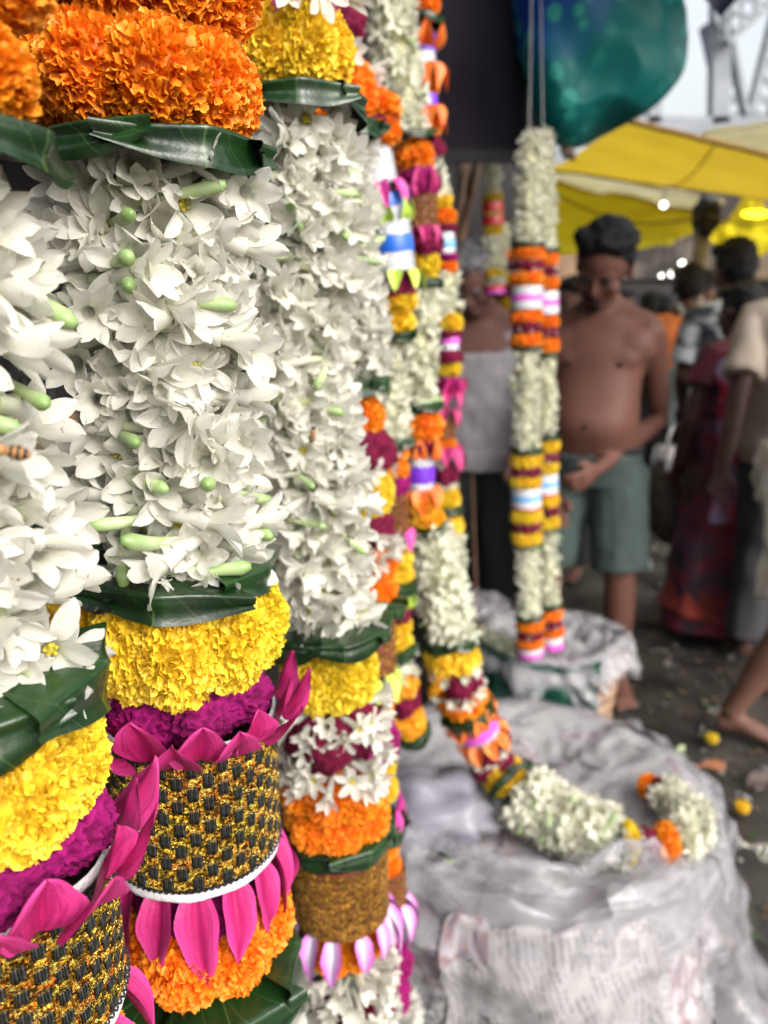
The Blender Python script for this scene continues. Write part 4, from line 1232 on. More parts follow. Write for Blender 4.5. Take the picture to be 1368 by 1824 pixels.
# people at the right
figure('person with tousled black hair holding a hand to the face, left of the shirtless man', at(1018, 700, 3.9).x, 3.9, -50, SK['mid'], H=1.50, headrot=(10, -10, 0), voxel=.012,
       arms={1: ((.2, -.15, 1.1), (.05, -.16, 1.36)), -1: ((-.25, .02, 1.06), (-.25, -.08, .82))},
       clothes=(('shirt', cloth('dusty_pink_cotton', (.30, .18, .18)), dict()), ('trousers', cloth('black_cotton', (.012, .012, .014)), dict())))
figure('man in an orange shirt seen from behind, carrying a grey cloth bag', at(1206, 700, 4.2).x, 4.2, 150, SK['dark'], H=1.59, lean=4, headrot=(18, 10, 0), voxel=.011,
       clothes=(('shirt', cloth('orange_cotton', (.85, .26, .08)), dict(sleeve=.7)), ('trousers', cloth('black_cotton', (.012, .012, .014)), dict())))
figure('farther person in pale blue with black hair behind the orange shirt', at(1228, 700, 5.2).x, 5.2, 120, SK['mid'], H=1.60, voxel=.014,
       clothes=(('shirt', cloth('pale_blue_cotton', (.32, .40, .50)), dict()), ('trousers', cloth('dark_grey_cotton', (.03, .03, .035)), dict())))
bw = M('black_white_print', (.012, .018, .032), (.36, .39, .44), 10, rough=.8, ramp=(.44, .54), detail=4)
figure('tall man in a black and white printed shirt, back to the camera', at(1308, 700, 3.6).x, 3.6, 165, SK['dark'], H=1.66, lean=4, sidelean=4, headrot=(6, 25, 0), voxel=.010, wide=.98,
       arms={1: ((.23, -.02, 1.06), (.20, -.20, .9)), -1: ((-.25, .02, 1.06), (-.22, -.15, .86))},
       clothes=(('shirt', bw, dict(sleeve=.75, flare=.01, inf=.02)), ('trousers', cloth('dark_grey_cotton', (.03, .03, .035)), dict())))
sari = M('purple_red_sari', (.035, .018, .035), (.16, .010, .03), 9, rough=.7, ramp=(.42, .60), detail=5)
sari2 = M('red_orange_sari_border', (.42, .015, .06), (.30, .24, .38), 13, rough=.65, ramp=(.45, .58), detail=5)
figure('woman in a purple and red patterned sari with black hair in a bun', at(1298, 700, 3.15).x, 3.15, 200, SK['dark'], H=1.46, lean=5, sidelean=-9, headrot=(10, 10, 0), voxel=.010, wide=.95,
       arms={1: ((.20, .0, 1.06), (.17, -.10, .84)), -1: ((-.22, .02, 1.06), (-.18, -.08, .84))}, hairlen=1,
       clothes=(('shirt', sari, dict(z0=1.02, sleeve=.5)), ('skirt', sari, dict(name='sari', top=1.06, bottom=.04, flare=.03, wr=.016, wsc=8)),
                ('pallu', sari2, dict(name='sari_end', wr=.008, wsc=14)), ('skirt', cloth('orange_hem', (.24, .03, .02)), dict(name='petticoat_hem', top=.34, bottom=.08, flare=.06, wr=.014, wsc=12))))
Xc, Yc = at(1436, 700, 2.85).x, 2.85
CL = lambda px, py, D: to_local(px, py, D, Xc, Yc, 155, 1.66)
figure('man in a cream shirt and dark trousers at the right edge, arm hanging', Xc, Yc, 155, SK['dark'], H=1.66, lean=2, wide=1.15, voxel=.008,
       arms={-1: ((-.27, .01, 1.06), (-.26, .03, .84)), 1: (CL(1308, 742, 2.78), CL(1286, 838, 2.70))},
       clothes=(('shirt', cloth('cream_cotton', (.44, .36, .30), (.38, .31, .26)), dict(sleeve=.60, flare=.002, z0=.79, inf=.022, wr=.008)), ('trousers', cloth('charcoal_cotton', (.045, .045, .055)), dict(flare=.02, wr=.009))))
# leg stepping in at the right edge
Xd, Yd = 1.345, 2.40
figure('bare foot person in a rolled white loincloth cut off by the right edge', Xd, Yd, 50, SK['mid'], H=1.62, headrot=(0, 0, 0), voxel=.008, wide=1.05, extra='toes',
       legs={-1: ((-.15, -.07, .45), (-.22, .09, .075), (.2, -1)), 1: ((.12, -.06, .46), (.16, .04, .075), (.3, -1))},
       clothes=(('shirt', cloth('white_cotton', (.60, .58, .50)), dict(sleeve=.6, z0=.84)), ('trousers', cloth('white_loincloth', (.62, .60, .50)), dict(len=.44, flare=.045, name='loincloth', wr=.016, wsc=16, inf=.03))))
for i, (px, top, D, c, lb) in enumerate(((1145, 540, 6.4, (.3, .3, .32), 'distant stranger in grey near the bulbs'), (1100, 545, 7.2, (.25, .08, .08), 'distant stranger in brown red behind the shirtless man'),
                                     (1310, 490, 5.4, (.20, .20, .24), 'distant stranger in slate grey, between the printed shirt and the sari'), (1010, 560, 6.0, (.10, .14, .22), 'distant stranger in navy by the hanging garland pair'),
                                     (1170, 560, 7.4, (.40, .38, .36), 'distant stranger in off white behind the orange shirt'), (1250, 560, 7.0, (.05, .10, .20), 'distant stranger in dark blue beside the grey pole'), (1335, 560, 6.2, (.35, .30, .12), 'distant stranger in mustard above the sari'), (1075, 560, 8.2, (.30, .32, .36), 'distant stranger in pale grey far behind the shirtless man'))):
    figure(lb, at(px, 700, D).x, D, (150, 20, 190, -30, 170, 10, 200, 150)[i], SK['dark'], H=1.50 + .03 * (i % 4), voxel=.018,
           clothes=(('shirt', cloth('far_shirt', c), dict(voxel=.016)), ('trousers', cloth('black_cotton', (.012, .012, .014)), dict(voxel=.016))))
# grey cloth bag on the orange shirt man's shoulder
c = at(1212, 690, 4.02)
o = thing('cloth_bag', 'grey cloth bag slung across the orange shirt', 'bag', c)
m = MB(); m.ball((0, 0, 0), (.085, .05, .20), 16, 12, nz=.3, nsc=2, Mx=Matrix.Rotation(.25, 4, 'Y')); part('bag_body', m.mesh('bag_body', cloth('grey_canvas', (.30, .36, .38))), o, Matrix.Translation(c))
m = MB(); m.tube([(.04, 0, .17), (.03, .02, .30), (-.03, .06, .42)], .012, 6, flat=.4); part('strap', m.mesh('strap', cloth('grey_canvas', (.30, .36, .38))), o, Matrix.Translation(c))
# dark round basket carried low
c = at(1188, 905, 3.3)
o = thing('carried_basket', 'dark brown round basket hanging low beside the sari', 'basket', c)
m = MB(); m.ball((0, 0, 0), (.105, .10, .17), 20, 14, nz=.12, nsc=2, Mx=Matrix.Rotation(-.35, 4, 'Y')); part('basket_body', m.mesh('basket_body', M('dark_wicker', (.035, .028, .018), (.08, .06, .04), 30, rough=.8, bump=1, bscale=60)), o, Matrix.Translation(c))
m = MB(); m.tube([(-.06, 0, .15), (-.01, 0, .30), (.07, 0, .16)], .008, 6); part('handle', m.mesh('handle', MT['wood']), o, Matrix.Translation(c))
c = at(1185, 818, 4.0)
o = thing('plastic_bag', 'small crumpled white plastic bag below the orange shirt', 'bag', c)
m = MB(); m.ball((0, 0, 0), (.07, .05, .07), 14, 10, nz=.6, nsc=3); part('bag_body', m.mesh('bag_body', MT['felt']), o, Matrix.Translation(c))
m = MB(); m.tube([(0, 0, .05), (.01, 0, .13), (.04, .02, .2)], .008, 6, flat=.4); part('handle', m.mesh('handle', MT['felt']), o, Matrix.Translation(c))

# ------------------------------------------------------------------ baskets, newspaper and plastic
def paper_mat(name, seed=0, base=(.35, .335, .34), pic=.5):
    m = M(name, base, tuple(x * .84 for x in base), 7, rough=.75, bump=.4, bscale=30)
    nt = m.node_tree; N, L = nt.nodes, nt.links
    p = [n for n in N if n.type == 'BSDF_PRINCIPLED'][0]
    src = p.inputs['Base Color'].links[0].from_socket
    uv = N.new('ShaderNodeUVMap')
    mp = N.new('ShaderNodeMapping'); mp.inputs['Rotation'].default_value = (0, 0, seed * .9); mp.inputs['Location'].default_value = (seed * 3.1, seed, 0)
    L.new(uv.outputs[0], mp.inputs[0])
    # lines of print
    br = N.new('ShaderNodeTexBrick'); br.inputs['Scale'].default_value = 9
    br.inputs['Color1'].default_value = (1, 1, 1, 1); br.inputs['Color2'].default_value = (.2, .2, .2, 1); br.inputs['Mortar'].default_value = (0, 0, 0, 1)
    br.inputs['Mortar Size'].default_value = .035; br.inputs['Brick Width'].default_value = 1.0; br.inputs['Row Height'].default_value = .7
    L.new(mp.outputs[0], br.inputs['Vector'])
    wv = N.new('ShaderNodeTexWave'); wv.wave_type = 'BANDS'; wv.bands_direction = 'Y'; wv.inputs['Scale'].default_value = 10; wv.inputs['Distortion'].default_value = .2
    L.new(mp.outputs[0], wv.inputs['Vector'])
    nz = N.new('ShaderNodeTexNoise'); nz.inputs['Scale'].default_value = 55; L.new(mp.outputs[0], nz.inputs['Vector'])
    def mth(op, a, b_):
        q = N.new('ShaderNodeMath'); q.operation = op
        for i, s in enumerate((a, b_)):
            if hasattr(s, 'links'): L.new(s, q.inputs[i])
            else: q.inputs[i].default_value = s
        return q.outputs[0]
    ink = mth('MULTIPLY', mth('GREATER_THAN', wv.outputs['Fac'], .55), mth('GREATER_THAN', nz.outputs['Fac'], .47))
    ink = mth('MULTIPLY', ink, mth('GREATER_THAN', br.outputs['Color'], .3))
    ink = mth('MULTIPLY', ink, .65)
    mx = N.new('ShaderNodeMix'); mx.data_type = 'RGBA'; L.new(ink, mx.inputs['Factor']); L.new(src, mx.inputs['A']); mx.inputs['B'].default_value = (.10, .10, .13, 1)
    # blocks of pictures and adverts
    vo = N.new('ShaderNodeTexVoronoi'); vo.distance = 'CHEBYCHEV'; vo.inputs['Scale'].default_value = 3.2; L.new(mp.outputs[0], vo.inputs['Vector'])
    sp = N.new('ShaderNodeSeparateColor'); L.new(vo.outputs['Color'], sp.inputs[0])
    n2 = N.new('ShaderNodeTexNoise'); n2.inputs['Scale'].default_value = 14; L.new(mp.outputs[0], n2.inputs['Vector'])
    cr = N.new('ShaderNodeValToRGB')
    el = cr.color_ramp.elements; el[0].position = .3; el[1].position = .75
    el[0].color = (.12, .13, .20, 1); el[1].color = (.50, .42, .34, 1)
    e2 = el.new(.45); e2.color = (.24, .13, .13, 1); e3 = el.new(.58); e3.color = (.40, .38, .44, 1)
    L.new(n2.outputs['Fac'], cr.inputs[0])
    pf = mth('MULTIPLY', mth('GREATER_THAN', sp.outputs[0], 1 - pic * .8), .85)
    m3 = N.new('ShaderNodeMix'); m3.data_type = 'RGBA'; L.new(pf, m3.inputs['Factor']); L.new(mx.outputs['Result'], m3.inputs['A']); L.new(cr.outputs[0], m3.inputs['B'])
    L.new(m3.outputs['Result'], p.inputs['Base Color'])
    return m
PAPER = [paper_mat('newsprint', i, pic=(.25, .5, .2, .4)[i]) for i in range(4)]
def film_mat(name, w=.4, tint=(.46, .46, .49)):
    m = bpy.data.materials.new(name); m.use_nodes = True
    nt = m.node_tree; N, L = nt.nodes, nt.links; N.clear()
    out = N.new('ShaderNodeOutputMaterial'); tr = N.new('ShaderNodeBsdfTransparent'); p = N.new('ShaderNodeBsdfPrincipled')
    p.inputs['Base Color'].default_value = (*tint, 1); p.inputs['Roughness'].default_value = .24; p.inputs['Specular IOR Level'].default_value = .8
    tc = N.new('ShaderNodeTexCoord'); nz = N.new('ShaderNodeTexNoise'); nz.inputs['Scale'].default_value = 7; nz.inputs['Detail'].default_value = 5; nz.inputs['Distortion'].default_value = 2.2
    mq = N.new('ShaderNodeMapping'); mq.inputs['Scale'].default_value = (.6, 1.9, 1.9); mq.inputs['Rotation'].default_value = (0, .2, .5); L.new(tc.outputs['Object'], mq.inputs[0]); L.new(mq.outputs[0], nz.inputs['Vector'])
    mr = N.new('ShaderNodeMapRange'); L.new(nz.outputs['Fac'], mr.inputs[0]); mr.inputs[1].default_value = .3; mr.inputs[2].default_value = .7; mr.inputs[3].default_value = max(.04, w - .22); mr.inputs[4].default_value = w + .22
    b = N.new('ShaderNodeBump'); b.inputs['Distance'].default_value = .012; b.inputs['Strength'].default_value = .7; L.new(nz.outputs['Fac'], b.inputs['Height']); L.new(b.outputs[0], p.inputs['Normal'])
    ms = N.new('ShaderNodeMixShader'); L.new(mr.outputs[0], ms.inputs[0]); L.new(tr.outputs[0], ms.inputs[1]); L.new(p.outputs[0], ms.inputs[2]); L.new(ms.outputs[0], out.inputs['Surface'])
    return m
FILM = film_mat('cloudy_plastic_film', .17)
FILM2 = film_mat('thick_plastic_film', .36, (.36, .35, .385))
MT['wicker'] = M('wicker', (.22, .13, .08), (.34, .22, .14), 18, rough=.8, bump=1, bscale=70)
MT['jute'] = M('jute', (.30, .24, .18), (.42, .35, .27), 30, rough=.9, bump=1, bscale=120)
def surf(cx, cy, R, zr, seed, sag=.05, side=.40, crumple=1.0, flare=.05):
    """s 0..1 centre to rim, 1..2 rim to foot"""
    def f(th, s, off=0, own=0):
        n1 = noise.noise(V((math.cos(th) * s * 3.1 + own, math.sin(th) * s * 3.1, seed)))
        n2 = noise.noise(V((math.cos(th) * s * 9 + own, math.sin(th) * s * 9, seed + 4)))
        n3 = abs(noise.noise(V((math.cos(th) * s * 6 + own, math.sin(th) * s * 6, seed + 8))))
        wv_ = V((math.cos(th) * s * 5, math.sin(th) * s * 5, seed + s * (1.5 if s > 1 else 0))); wv_ += .5 * noise.noise_vector(wv_ * .8)
        fold_ = noise.noise(V((th * 1.3 + s * 1.7, s * 2.2 - th * .5, seed))) * 2.2
        cr_ = .012 * (1 - 2.6 * abs(noise.noise(V((th * 2.1 + fold_, s * 1.6 + fold_ * .7, seed + 1))))) + .0075 * (1 - 2.4 * abs(noise.noise(V((th * 5 + fold_ * 2, s * 2.5, seed + 2))))) + .0015 * (1 - 2.2 * abs(noise.noise(wv_ * 6)))
        if s <= 1:
            r = R * s; z = zr - sag * (1 - s ** 2.5) + crumple * (.014 * n1 + .004 * n2 + .008 * n3) * (1 - .4 * s ** 4)
            z -= .012 * max(0, s - .9) / .1
        else:
            q = s - 1
            fold = noise.noise(V((th * 3.2, q * 1.2, seed + own))) * .045 + noise.noise(V((th * 8, q * 2.5, seed + 9 + own))) * .018 + noise.noise(V((th * 2, q * 7, seed + 5 + own))) * .012
            r = R * (1 + .03 * math.sin(min(1, q * 5) * PI / 2)) + flare * q * q + fold * min(1, q * 3) * crumple
            z = zr - .012 - side * q - .012 * (1 - math.exp(-q * 20))
        n = V((math.cos(th) * (0 if s < .93 else 1), math.sin(th) * (0 if s < .93 else 1), 1 if s < 1.05 else 0)).normalized()
        return V((cx + r * math.cos(th), cy + r * math.sin(th), z)) + n * (off + cr_ * crumple * (.9 if s > 1 else .7))
    return f
def patch(S, th0, th1, s0, s1, off, own, nu=44, nv=34, jag=.03, twist=0):
    m = MB()
    def fn(u, v):
        a = th0 + (th1 - th0) * u; s = s0 + (s1 - s0) * v
        s += jag * noise.noise(V((u * 5, own, v))) * (1 if v > .5 else -1) + twist * (u - .5)
        a += jag * noise.noise(V((v * 5, own + 3, u)))
        s = max(.0, s)
        curl = .030 * (max(0, abs(u - .5) - .42) / .08 + max(0, abs(v - .5) - .42) / .08) * (.5 + .5 * math.sin(own * 7))
        return S(a, s, off + curl * .5, 0) + V((0, 0, .002 * math.sin(own)))
    m.grid(fn, nu, nv)
    return m
def basket_body(o, cx, cy, R, z0, z1, mat, rows=9, nst=40, name='wicker_body'):
    m = MB(); rb = R * .80
    m.grid(lambda u, v: V((cx + (rb + (R * .985 - rb) * v) * math.cos(2 * PI * u), cy + (rb + (R * .985 - rb) * v) * math.sin(2 * PI * u), z0 + (z1 - z0) * v)), 48, 4, wrap=True)
    m.grid(lambda u, v: V((cx + R * .985 * v * math.cos(2 * PI * u), cy + R * .985 * v * math.sin(2 * PI * u), z1 - .03)), 48, 2, wrap=True)
    part(name, m.mesh(name, mat), o)
    for j in range(rows):
        q = (j + .5) / rows; rr_ = rb + (R - rb) * q; z = z0 + (z1 - z0) * q; m = MB()
        m.tube([V((cx + (rr_ + .004 * (1 if (i + j) % 2 else -1)) * math.cos(2 * PI * i / (nst * 2)), cy + (rr_ + .004 * (1 if (i + j) % 2 else -1)) * math.sin(2 * PI * i / (nst * 2)), z)) for i in range(nst * 2 + 1)], [(.006, (z1 - z0) / rows * .46)] * (nst * 2 + 1), 6, cap=False, up=(1, 0, 0))
        part('woven_strip', m.mesh('woven_strip', mat), o)
# front basket
FX, FY, FR, FZ = .27, 1.335, .352, .445
SF = surf(FX, FY, FR, FZ, 2.0)
o = thing('flower_basket', 'wide round basket in the foreground under newspaper and plastic', 'basket', (FX, FY, 0), 'covered flower baskets')
basket_body(o, FX, FY, FR * .97, .0, FZ - .025, MT['jute'], 10)
def paper(label, S, *a, mat=0, **kw):
    me = patch(S, *a, **kw)
    solo('newspaper', me.mesh('newspaper', PAPER[mat]), label, 'newspaper', group='newspapers on the baskets')
dg = math.radians
paper('large spread newspaper lining the whole top of the front basket', SF, 0, 2 * PI, .0, 1.06, .002, 1, mat=0, nu=90, nv=40, jag=0)
paper('faded newspaper page at the far side of the front basket', SF, dg(40), dg(115), .35, 1.12, .006, 2, mat=1)
paper('newspaper page with pictures at the near left of the front basket top', SF, dg(170), dg(250), .3, 1.1, .007, 3, mat=3)
paper('newspaper sheet hanging down the near left side of the front basket', SF, dg(196), dg(250), .96, 1.72, .016, 4, mat=1, jag=.08, twist=.2)
paper('printed newspaper sheet hanging down the near middle side of the front basket', SF, dg(243), dg(292), .97, 1.62, .026, 5, mat=2, jag=.08, twist=-.1)
paper('creased newspaper corner hanging at the near right side of the front basket', SF, dg(282), dg(318), .98, 1.8, .012, 6, mat=0, jag=.08)
paper('newspaper page pressed against the right rim of the front basket', SF, dg(-35), dg(40), .55, 1.14, .009, 7, mat=2)
m = patch(SF, 0, 2 * PI, .0, 1.30, .016, 11, 110, 44, 0)
solo('plastic_film', m.mesh('plastic_film', FILM), 'cloudy plastic film stretched over the top of the front basket', 'plastic sheet', group='plastic sheets')
# thick folded sheet along the near rim and down the right side
m = MB()
def roll(u, v):
    th = dg(178 + 132 * u); s = .62 + .46 * v
    p = SF(th, s, .022)
    rg = 1 - 2.5 * abs(noise.noise(V((u * 3.5 + 1.5 * v, v * 5 - u * 2, 7)))); rg2 = 1 - 2.5 * abs(noise.noise(V((u * 9 - 3 * v, v * 9 + u * 3, 4))))
    p.z += (.016 * rg + .007 * rg2) * math.sin(PI * v) ** .5
    p.z += .030 * math.sin(PI * v) * (.4 + abs(noise.noise(V((u * 4, v * 2, 1)))) * 1.6) + .014 * math.sin(v * 17 + 4 * noise.noise(V((u * 5, v, 2)))) * math.sin(PI * v)
    return p
m.grid(roll, 150, 70)
solo('folded_plastic', m.mesh('folded_plastic', FILM2), 'thick folded plastic sheet bunched along the near rim of the front basket', 'plastic sheet', group='plastic sheets')
m = MB()
S2 = surf(FX, FY, FR * 1.04, FZ + .004, 6.0, crumple=1.5, flare=.10)
m.grid(lambda u, v: S2(dg(-52 + 92 * u), .93 + 1.02 * v, .012), 60, 40)
solo('draped_plastic', m.mesh('draped_plastic', FILM2), 'thick plastic sheet draped down the right side of the front basket to the ground', 'plastic sheet', group='plastic sheets')
# mound of plastic on the near left of the basket top
cm = onz(760, 1440, .46)
m = MB(); m.ball((0, 0, 0), (.125, .10, .060), 40, 20, nz=.35, nsc=2.2)
solo('plastic_mound', m.mesh('plastic_mound', paper_mat('crumpled_print', 2.2, (.34, .33, .36), .9)), 'crumpled glossy plastic mound on the front basket beside the third garland', 'plastic bundle', loc=cm)
m = MB(); m.ball((0, 0, 0), (.132, .106, .068), 40, 20, nz=.38, nsc=2.2)
solo('mound_film', m.mesh('mound_film', FILM), 'clear plastic wrapped over the crumpled mound on the front basket', 'plastic sheet', loc=cm, group='plastic sheets')
# loose leaves near the mound
c = onz(748, 1545, .462)
o = thing('leaf_sprig', 'dark green leafy sprig lying at the near left of the front basket', 'sprig', c)
for i in range(16):
    m = MB(); a = rnd.uniform(0, 6.3); q = V(((i - 8) * .007 + rnd.uniform(-.008, .008), rnd.uniform(-.010, .010), .012 + rnd.uniform(0, .010)))
    m.grid(lambda u, v: q + Matrix.Rotation(a, 3, 'Z') @ V((.018 * (v - .5), .007 * (u - .5) * 2 * math.sin(PI * min(.98, v + .02)), .004 * math.sin(v * 3))), 2, 5)
    part('sprig_leaf', m.mesh('sprig_leaf', MT['leaf']), o, Matrix.Translation(c))
m = MB(); m.tube([(-.06, 0, .012), (0, .004, .016), (.06, -.002, .012)], .0015, 5); part('stem', m.mesh('stem', MT['bud']), o, Matrix.Translation(c))

# rear basket
RX, RY, RR, RZ = at(985, 1110, 2.18).x, 2.19, .215, .40
SR = surf(RX, RY, RR, RZ, 5.0, sag=.05, side=.34, crumple=1.2, flare=.02)
o = thing('flower_basket', 'smaller round basket behind, under the hanging garland pair, wrapped in dark green', 'basket', (RX, RY, 0), 'covered flower baskets')
basket_body(o, RX, RY, RR * .97, .0, RZ - .02, MT['wicker'], 8)
m = patch(SR, dg(170), dg(292), 1.0, 1.95, .004, 3, 40, 24, .0)
part('green_wrap', m.mesh('green_wrap', M('dark_green_plastic', (.004, .035, .022), (.008, .07, .045), 9, rough=.4)), o)
paper('newspaper lining the top of the rear basket', SR, 0, 2 * PI, .0, 1.08, .003, 1, mat=2, nu=80, nv=30, jag=0)
m = patch(SR, 0, 2 * PI, 0, 1.10, .014, 4, 90, 30, 0); solo('plastic_film', m.mesh('plastic_film', FILM), 'wrinkled plastic film over the top of the rear basket', 'plastic sheet', group='plastic sheets')
def corner(label, a0, a1, ln, S, mt, off=.016):
    m = MB()
    def fn(u, v):
        w = 1 - .96 * v
        th = dg((a0 + a1) / 2 + (a1 - a0) * (u - .5) * w)
        return S(th, .95 + ln * v, off + .014 * math.sin(u * 7 + v * 3) * v)
    m.grid(fn, 20, 24); solo('plastic_corner', m.mesh('plastic_corner', mt), label, 'plastic sheet', group='plastic sheets')
corner('left pointed corner of white plastic hanging over the rear basket rim', 225, 262, .46, SR, FILM2)
corner('right pointed corner of white plastic hanging over the rear basket rim', 262, 306, .50, SR, FILM2, .020)
corner('plastic flap at the right end of the rear basket', -38, 20, .35, SR, FILM2, .02)
# grey plastic heap left of the rear basket
c = onz(850, 1085, .36)
m = MB(); m.ball((0, 0, 0), (.11, .09, .06), 30, 16, nz=.4, nsc=2.5)
solo('plastic_heap', m.mesh('plastic_heap', FILM2), 'heap of dull grey plastic behind the rear basket at its left', 'plastic sheet', loc=c, group='plastic sheets')
# white tail of flowers lying on the rear basket
g = Garland('short white and yellow garland end lying along the left rim of the rear basket', [(0, onz(848, 1128, .42)), (30, onz(885, 1140, .42)), (60, onz(925, 1160, .42))], 'garland ends on the rear basket', lo=True)
g.tuber(6, 60, .026, .0006, lim=-.8, sc=.7); g.mari(0, 8, 'yellow', .024, .018, lim=-.8)

# ------------------------------------------------------------------ things dropped on the ground
for px, py, lb in ((1268, 1315, 'yellow marigold dropped on the wet ground, the farther one'), (1322, 1437, 'yellow marigold dropped near the right side of the front basket')):
    p = onz(px, py, .018); q = thing('fallen_marigold', lb, 'flower', p, 'marigolds on the ground')
    part('bloom', MARI['yellow_lo'][0], q, Matrix.Translation(p) @ Matrix.Diagonal((.75, .75, .6, 1)))
    m = MB(); m.tube([(0.01, 0, -.004), (.028, .008, -.010)], .003, 5); part('stalk', m.mesh('stalk', MT['bud']), q, Matrix.Translation(p))
def dead_leaf(label, px, py, L, Wd, a, mat, z=.012):
    p = onz(px, py, z); m = MB()
    m.grid(lambda u, v: Matrix.Rotation(a, 3, 'Z') @ V((L * (v - .5), Wd * (u - .5) * 2 * math.sin(PI * min(.97, v + .03)) ** .7, .012 * math.sin(u * 4 + v * 5) + .006)), 8, 14)
    solo('fallen_leaf', m.mesh('fallen_leaf', mat), label, 'leaf', loc=p, group='leaves on the ground')
brown = M('rust_leaf', (.30, .10, .04), (.18, .07, .03), 30, rough=.7)
dead_leaf('rust brown leaf lying beyond the front basket rim', 1262, 1368, .11, .022, .1, brown)
dead_leaf('dull ochre leaf lying near the shirtless man feet', 1163, 1105, .16, .03, -.3, M('ochre_leaf', (.24, .15, .07), (.12, .08, .04), 30, rough=.7))
dead_leaf('small pale green leaf beside the rust brown one', 1212, 1340, .04, .012, .6, MT['bud'])
dead_leaf('brown torn leaf at the right edge near the ground marigold', 1355, 1395, .12, .035, .8, M('dark_leaf', (.09, .06, .05), (.05, .035, .03), 30, rough=.7))
p = onz(1335, 1525, .015); q = thing('fallen_tuberoses', 'clump of white tuberose petals on the ground right of the front basket', 'flowers', p)
for i in range(6):
    part('tuberose_flower', TUB_HALF[i], q, frame(p + V((rnd.uniform(-.03, .03), rnd.uniform(-.03, .03), .008)), (rnd.uniform(-1, 1), rnd.uniform(-1, 1), .15), (0, 0, 1), 0, .8))
p = onz(1352, 1140, .03); m = MB(); m.ball((0, 0, 0), (.035, .03, .028), 12, 8, nz=.5, nsc=3); solo('paper_scrap', m.mesh('paper_scrap', MT['felt']), 'crumpled white scrap beside the bare foot', 'scrap', loc=p)
p = onz(1135, 1005, .04); m = MB(); m.ball((0, 0, 0), (.07, .06, .05), 14, 9, nz=.5, nsc=3); solo('paper_scrap', m.mesh('paper_scrap', cloth('grey_paper', (.4, .4, .44))), 'grey crumpled bundle on the ground behind the shorts', 'scrap', loc=p)

# honeybees feeding on the tuberoses
def bee(label, p, d, sc=1):
    q = thing('honeybee', label, 'bee', p, 'honeybees on the flowers')
    Mx = frame(p, d, (0, 0, 1), 0, sc)
    dark = M('bee_dark', (.02, .012, .008), None, rough=.4); tan_ = M('bee_tan', (.34, .17, .06), None, rough=.5)
    m = MB()
    for k in range(7):
        t0, t1 = k / 7, (k + 1) / 7
        r_ = lambda t: .0024 * math.sin(PI * (.12 + .83 * t)) + .0003
        m.tube([(0, 0, -t0 * .008), (0, 0, -(t0 + t1) / 2 * .008), (0, 0, -t1 * .008)], [r_(t0), r_((t0 + t1) / 2) * 1.06, r_(t1)], 10, k % 2)
    part('abdomen', m.mesh('abdomen', [tan_, dark]), q, Mx)
    m = MB(); m.ball((0, 0, .002), (.0022, .0022, .0024), 10, 8); part('thorax', m.mesh('thorax', tan_), q, Mx)
    m = MB(); m.ball((0, 0, .0050), (.0016, .0018, .0014), 10, 8); part('head', m.mesh('head', dark), q, Mx)
    for s in (-1, 1):
        m = MB(); m.grid(lambda u, v: V((s * .001 + s * .0012 * v + (u - .5) * .0028 * math.sin(PI * min(.95, v + .1)), .0024 + .0005 * v, .002 - .0085 * v)), 2, 5); part('wing', m.mesh('wing', FILM), q, Mx)
bee('striped honeybee on the nearest tuberose garland by the left edge', at(10, 803, .255), (-1, -.3, .25), 1.0)
bee('tiny honeybee on the slimmer second tuberose garland', at(557, 773, .608), (.2, -.3, 1), 1.0)
# ------------------------------------------------------------------ hanging garlands
GRP = 'flower garlands hanging from the stall'
def garland_left():
    g = Garland('nearest white tuberose garland cut off by the left edge',
                line((-272, -260, .32), (-236, 100, .32), (-166, 600, .32), (-88, 1100, .32), (-12, 1600, .32), (60, 2050, .32)), GRP)
    g.mari(-150, 250, 'orange', .073, .030, -.1)
    g.leaf(222, 345, .068, 5, .55, seed=3)
    g.tuber(335, 1225, .050, .00076, .45, .12, sc=1.1, lim=-.1)
    g.leaf(1175, 1285, .064, 5, .3, seed=4)
    g.mari(1258, 1450, 'yellow', .068, .030, -.1)
    g.comb(1438, 1530, 'magenta', .058, .026, -.1)
    g.petals(1540, 'pinkpetal', True, .0600, 11, .032, .0165, .50, .05, off=.3, jit=.1, cup=.3)
    g.petals(1546, 'pinkpetal', True, .0610, 11, .033, .0165, 1.05, .30, off=.8, jit=.12, cup=.25)
    g.band(1544, 1775, .056, 'gold', 40, 12)
    g.petals(1782, 'pinkpetal', False, .052, 14, .060, .0125, .5, .30, off=.35)
    g.mari(1830, 1940, 'orange', .062, .028, -.1)
    return g
